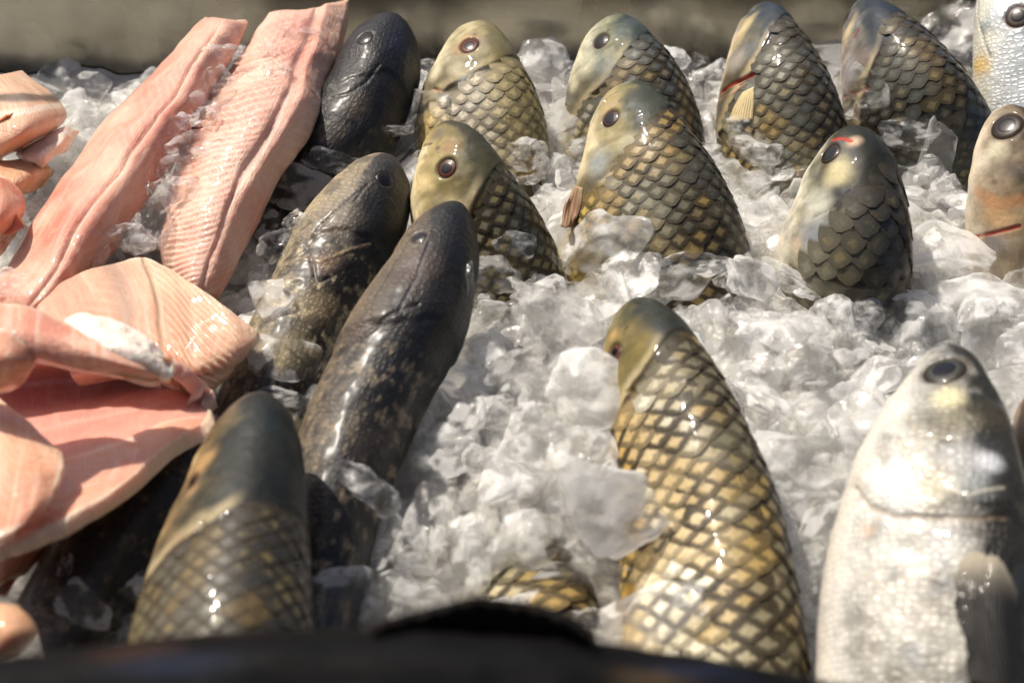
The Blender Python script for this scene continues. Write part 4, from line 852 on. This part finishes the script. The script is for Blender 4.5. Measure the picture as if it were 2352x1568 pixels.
# chunks one can point at: photo position, half size, variant, material, label, orientation
C, K, Fz = M_ICE_CLEAR, M_ICE, M_ICE_FROST
NAMED = [
 (590, 62, 44, 4, K, 'clear ice lump at the top between the two long fillets', (1.2, .8, 1)), (690, 72, 46, 1, C, 'thin clear ice sliver near the top of the ribbed fillet', (1.2, .6, 1)),
 (522, 130, 52, 3, C, 'long clear ice piece in the groove between the long fillets', (1.3, .6, 1)), (490, 228, 57, 5, C, 'pitted clear ice piece halfway down the groove between long fillets', (1.2, .8, 1)),
 (412, 295, 44, 2, K, 'small double ice knob on the long pale-seamed fillet', (1, .9, 1)), (458, 342, 70, 1, K, 'curved shiny ice piece bridging the two long fillets', (1.3, .7, 1)),
 (400, 395, 46, 6, C, 'jagged ice piece in the lower gap between the long fillets', (1.1, .8, 1)), (430, 440, 52, 3, C, 'clear ice lump on the lower ribbed fillet', (1, .8, 1)),
 (345, 515, 65, 5, C, 'upright clear ice plate above the striped fillet', (.8, 1.2, 1)), (300, 550, 62, 0, C, 'clear ice chunk behind the striped fillet', (1, .8, 1)),
 (640, 165, 33, 7, C, 'small clear ice drop on the ribbed fillet', (1, .7, 1)),
 (560, 100, 40, 12, K, 'ice lump just under the top lump between the long fillets', (1.1, .8, 1)), (505, 185, 44, 10, C, 'clear ice lump in the upper groove between the long fillets', (1, .9, 1)), (468, 272, 36, 16, K, 'frosty ice bit above the curved shiny ice piece', (1, .8, 1)), (372, 455, 44, 20, C, 'clear ice lump low in the gap between the long fillets', (.9, 1, 1)), (620, 110, 30, 8, C, 'small square ice bit near the top of the ribbed fillet', (1, .8, 1)), (325, 565, 40, 14, K, 'frosty ice lump on the edge of the striped fillet', (1.1, .7, 1)),
 (692, 428, 72, 28, C, 'large clear ice chunk between ribbed fillet and grey snakehead', (1.1, .8, 1)), (765, 368, 66, 9, C, 'dark clear ice plate at the foot of the far black snakehead', (1.2, .5, 1)),
 (690, 515, 46, 10, C, 'clear ice chunk left of the streaked gill cover', (1, .8, 1)), (632, 690, 62, 24, K, 'round smooth ice disc on the grey snakehead', (1, 1, .7)),
 (655, 825, 86, 25, K, 'large clear ice slab on the grey snakehead body', (1, .8, .8)), (640, 570, 50, 14, C, 'clear ice chunk beside the ribbed fillet tail', (1, 1, 1)), (650, 915, 50, 15, K, 'ice chunk just above the dark green fish head', (1.2, .6, 1)),
 (905, 345, 78, 5, K, 'long tilted ice plate beside the orange-eyed carp', (1.3, .42, .8)), (1000, 108, 46, 10, K, 'ice chunk behind the pale carp near the steel wall', (.8, 1.1, 1)), (985, 248, 58, 17, K, 'frosty ice lump on the pale carp belly', (1.2, .9, .8)),
 (905, 300, 34, 18, C, 'small bead-ended ice shard beside the far black snakehead', (1.4, .6, 1)), (1110, 165, 30, 1, C, 'thin melting ice film on the pale carp shoulder', (1.4, .5, .6)), (1280, 400, 46, 11, C, 'clear lumpy ice piece between orange-eyed carp and yellow-flecked carp', (.8, 1.1, 1)),
 (1210, 350, 56, 2, K, 'ice chunk right behind the orange-eyed carp', (1, .8, 1)), (1255, 470, 44, 6, K, 'ice chunk at the left edge of the yellow-flecked carp', (.8, 1, 1)),
 (1612, 255, 56, 26, C, 'smooth lens-shaped ice piece right of the yellow-flecked carp', (1.1, .65, 1)), (1590, 95, 60, 8, K, 'square ice chunk between two carps near the wall', (1.2, .7, 1)),
 (1995, 195, 62, 9, C, 'clear glassy ice lump on the blue-black carp', (1.1, .9, 1)), (1960, 250, 54, 12, K, 'ice chunk under the glassy lump on the blue-black carp', (1.2, .7, 1)), (2150, 75, 92, 4, K, 'big rough ice chunk left of the cropped silver fish', (1, 1, 1)),
 (2090, 300, 60, 16, K, 'ice chunk at the foot of the blue-black carp', (1.2, .6, 1)), (1700, 300, 50, 20, C, 'clear ice chunk covering the cream fin tip', (.8, .8, 1)),
 (1400, 555, 110, 23, Fz, 'large flat ice plate at the left foot of the yellow-flecked carp', (1.1, .75, .7)), (1590, 610, 78, 1, K, 'smooth long ice piece at the right foot of the yellow-flecked carp', (1.3, .5, .9)),
 (1465, 530, 44, 19, C, 'wet ice bits on the belly scales of the yellow-flecked carp', (1, .8, .8)), (1180, 560, 44, 7, C, 'clear ice bits on the lower scales of the orange-eyed carp', (1.2, .8, .8)), (1130, 620, 66, 0, C, 'dark clear ice chunk beside the long black snakehead head', (1.1, .8, 1)),
 (1160, 706, 52, 17, Fz, 'thin white ice shard lying flat right of the long black snakehead', (1.3, .32, .6)), (1076, 640, 44, 21, C, 'thin upright ice sliver against the long black snakehead', (.3, 1.1, .6)),
 (1100, 835, 92, 3, K, 'knobbly clear ice chunk right of the long black snakehead body', (1, .9, 1)), (1375, 895, 118, 22, Fz, 'big rounded frosted ice lump covering the front carp cheek', (1, .9, .9)), (1400, 1165, 130, 24, Fz, 'big smooth frosted ice disc left of the front carp', (1, .95, .7)),
 (1250, 920, 60, 14, K, 'ice chunk left of the big rounded frosted lump', (1, 1, 1)), (1330, 1040, 70, 16, K, 'ice chunk between the two big frosted lumps', (1.1, .8, 1)), (1225, 1240, 84, 22, K, 'round ice chunk left of the big frosted disc', (1, .9, 1)), (1085, 1200, 62, 12, K, 'ice chunk over the nearly buried carp', (.9, 1, 1)),
 (975, 1190, 82, 5, K, 'tall flat ice plate standing over the nearly buried carp', (.6, 1.3, .8)), (835, 1130, 80, 4, K, 'bright ragged ice chunk at the lower right of the long black snakehead', (1.1, .8, 1)), (940, 1270, 56, 2, K, 'ice chunk with a hole left of the buried carp scales', (.9, .9, 1)), (1340, 1315, 78, 17, K, 'thin flat ice strip under the frosted disc', (1.5, .35, .6)),
 (790, 1390, 110, 27, K, 'large grey ice chunk right of the dark green headed carp', (1, .9, .8)), (900, 1360, 62, 20, K, 'ice chunk in front of the long black snakehead tail', (1, .8, 1)), (1470, 1450, 160, 27, Fz, 'wide ice slab at the bottom in front of the front carp', (1.3, .6, .6)), (1250, 1400, 60, 1, K, 'ice sliver on the buried carp scales', (1.2, .5, .8)),
 (1785, 770, 112, 26, Fz, 'pinkish-grey smooth ice lump right of the front carp head', (1, .85, .8)), (1855, 1070, 120, 25, K, 'large ice chunk between front carp and bright silver fish', (1, .8, .9)), (1830, 1180, 96, 23, K, 'shaded ice chunk below the large one between front carp and silver fish', (.9, 1, .8)), (1690, 880, 70, 11, K, 'ice chunk touching the front carp back', (.8, 1, 1)), (1940, 960, 84, 6, K, 'ice chunk left of the bright silver fish head', (1, .9, 1)),
 (2170, 585, 115, 28, Fz, 'large square frosted ice chunk right of the red-marked carp', (1.1, .7, .8)), (2150, 360, 84, 17, Fz, 'long white ice shard leaning beside the red-marked carp', (.5, 1.4, .6)), (1950, 730, 78, 4, C, 'dark clear ice chunk below the red-marked carp', (1, .8, 1)), (1830, 640, 60, 15, K, 'pink-stained ice chunk at the gill of the red-marked carp', (1.1, .7, 1)),
 (2050, 830, 90, 12, K, 'ice chunk behind the bright silver fish snout', (1, .8, 1)), (2250, 700, 120, 29, Fz, 'wide frosted ice chunk near the right edge above the silver fish', (1.1, .8, .8)), (1680, 430, 80, 10, K, 'frosty ice chunk between yellow-flecked carp and red-marked carp', (1, 1, .8)), (1740, 350, 60, 18, K, 'ice chunk under the open-gilled carp', (1.1, .8, 1)),
 (190, 1390, 70, 9, C, 'clear ice chunk in shade near the bottom left fillet end', (1, .9, 1)), (150, 1300, 30, 21, C, 'small pointed ice shard near the shaded fillet', (.6, 1.2, 1)), (300, 1440, 50, 3, C, 'clear ice chunk left of the dark green headed carp', (1, .8, 1)),
 (205, 215, 50, 6, K, 'ice chunk behind the long pale-seamed fillet by the wall', (1.1, .8, 1)), (180, 250, 40, 11, K, 'ice piece left of the long pale-seamed fillet', (1, .8, 1)), (30, 650, 44, 2, C, 'clear ice lump at the left edge above the folded fillet', (1.1, .8, 1)), (225, 590, 30, 19, C, 'small clear ice bit at the tip of the striped fillet', (1.2, .7, 1)),
]
bed_tree = bvh(np.stack([X, Y, Z*0 + ice_z(X, Y) - .004], -1).reshape(-1, 3), grid_faces(X.shape, False))
LIFT = {'big rounded frosted ice lump covering the front carp cheek': .032, 'big smooth frosted ice disc left of the front carp': .032, 'ice chunk between the two big frosted lumps': .025, 'round ice chunk left of the big frosted disc': .02,
        'ice chunk left of the big rounded frosted lump': .02, 'large flat ice plate at the left foot of the yellow-flecked carp': .006, 'thin flat ice strip under the frosted disc': .012, 'knobbly clear ice chunk right of the long black snakehead body': .02,
        'bright ragged ice chunk at the lower right of the long black snakehead': .02, 'tall flat ice plate standing over the nearly buried carp': .015, 'ice chunk over the nearly buried carp': .012, 'large ice chunk between front carp and bright silver fish': .01}
n_named = 0; TAKEN = []
for (px, py, hs, var, mat, label, sq) in NAMED:
    d = Vector(ray(px, py)).normalized()
    best = None
    for tr in (SOLID_TREE, bed_tree):
        h = tr.ray_cast(Vector(CAM), d)
        if h[0] is not None and (best is None or h[3] < best[2]): best = (np.array(h[0]), np.array(h[1]), h[3])
    if best is None: continue
    if 250 < px < 660 and py < 580:
        pz = at(px, py, .086 - (py - 60) / 500 * .042)
        if np.linalg.norm(pz - CAM) < best[2]: best = (pz, np.array([0, -.4, .9]), 0)
    p, n, _ = best; size = hs * px2m(p)
    if n @ (CAM - p) < 0: n = -n
    # lay the lump on the surface: its long axis roughly across the view, its thin side along the normal
    zt = n + .25 * (CAM - p) / np.linalg.norm(CAM - p) + RNG.normal(size=3) * .12; zt /= np.linalg.norm(zt)
    xt = RT - (RT @ zt) * zt; xt /= np.linalg.norm(xt); yt = np.cross(zt, xt); Rm = np.stack([xt, yt, zt], 1)
    flat = VAR[var][3] * sq[2]
    lift = LIFT.get(label, 0); p = p - np.array(d) * lift
    ice_obj(p + zt * size * flat * .45, Rm, size, var, mat, label, None, sq); TAKEN.append((px, py, hs)); n_named += 1

REGIONS = [(1000, 200, 'beside the pale carp near the steel wall'), (1280, 130, 'between the pale carp and the top centre carp'), (1600, 160, 'between the top centre carp and the open-gilled carp'), (1900, 120, 'between the open-gilled and blue-black carps'), (2200, 250, 'below the cropped silver fish'),
           (1220, 420, 'between the orange-eyed and yellow-flecked carps'), (1680, 520, 'between the yellow-flecked and red-marked carps'), (2150, 480, 'right of the red-marked carp'), (1200, 760, 'right of the long black snakehead'), (1560, 680, 'behind the front carp head'), (1800, 880, 'between the front carp and bright silver fish heads'),
           (2250, 820, 'at the right edge behind the bright silver fish'), (1280, 1060, 'left of the front carp'), (1000, 1300, 'around the nearly buried carp'), (1850, 1300, 'in the gap between front carp and silver fish bodies'), (650, 600, 'beside the grey snakehead'), (200, 1350, 'in the shade at lower left'), (120, 250, 'by the wall at far left')]
auto = []; tries = 0
while len(auto) < 300 - n_named - 6 and tries < 9000:
    tries += 1
    py = 60 + 1400 * random.random(); px = random.uniform(0, 2352); q = at(px, py, 0); x, y = q[0], q[1]
    if y > WALL_Y - .02 or y < .40: continue
    z = float(ice_z(x, y))
    if buried(x, y, z + .004): continue
    pv = Vector((x, y, z + .008)) - Vector(CAM); hv = SOLID_TREE.ray_cast(Vector(CAM), pv.normalized())
    if hv[0] is not None and hv[3] < pv.length - .004: continue
    if px < 340 and py < 190: continue
    hs = random.choice((38, 50, 64, 80, 98)) * random.uniform(.85, 1.15) * (1.0 + .3 * min(max((py - 500) / 500, 0), 1))
    if 1330 < py < 1430 and 980 < px < 1390: continue
    if any((px-a)**2 + (py-b)**2 < (.40*(hs+r))**2 for a, b, r in TAKEN): continue
    TAKEN.append((px, py, hs)); p = np.array([x, y, z + random.uniform(-.002, .012)]); size = hs * px2m(p)
    Rm = rot_mat(random.uniform(-.6, .6), random.uniform(-.6, .6), random.uniform(-3.1, 3.1))
    w = min(REGIONS, key=lambda r: (r[0]-px)**2 + (r[1]-py)**2)[2]
    ice_obj(p, Rm, size, random.choice((random.randrange(22), random.randrange(22, 30))), random.choice((C, C, K, K, Fz)), 'loose chunk of crushed ice ' + w, 'ice chunks ' + w, (1, random.uniform(.7, 1), random.uniform(.75, 1.1))); auto.append(1)
print('scales', NSCALE, 'named ice', n_named, 'auto', len(auto), 'filler', cnt)
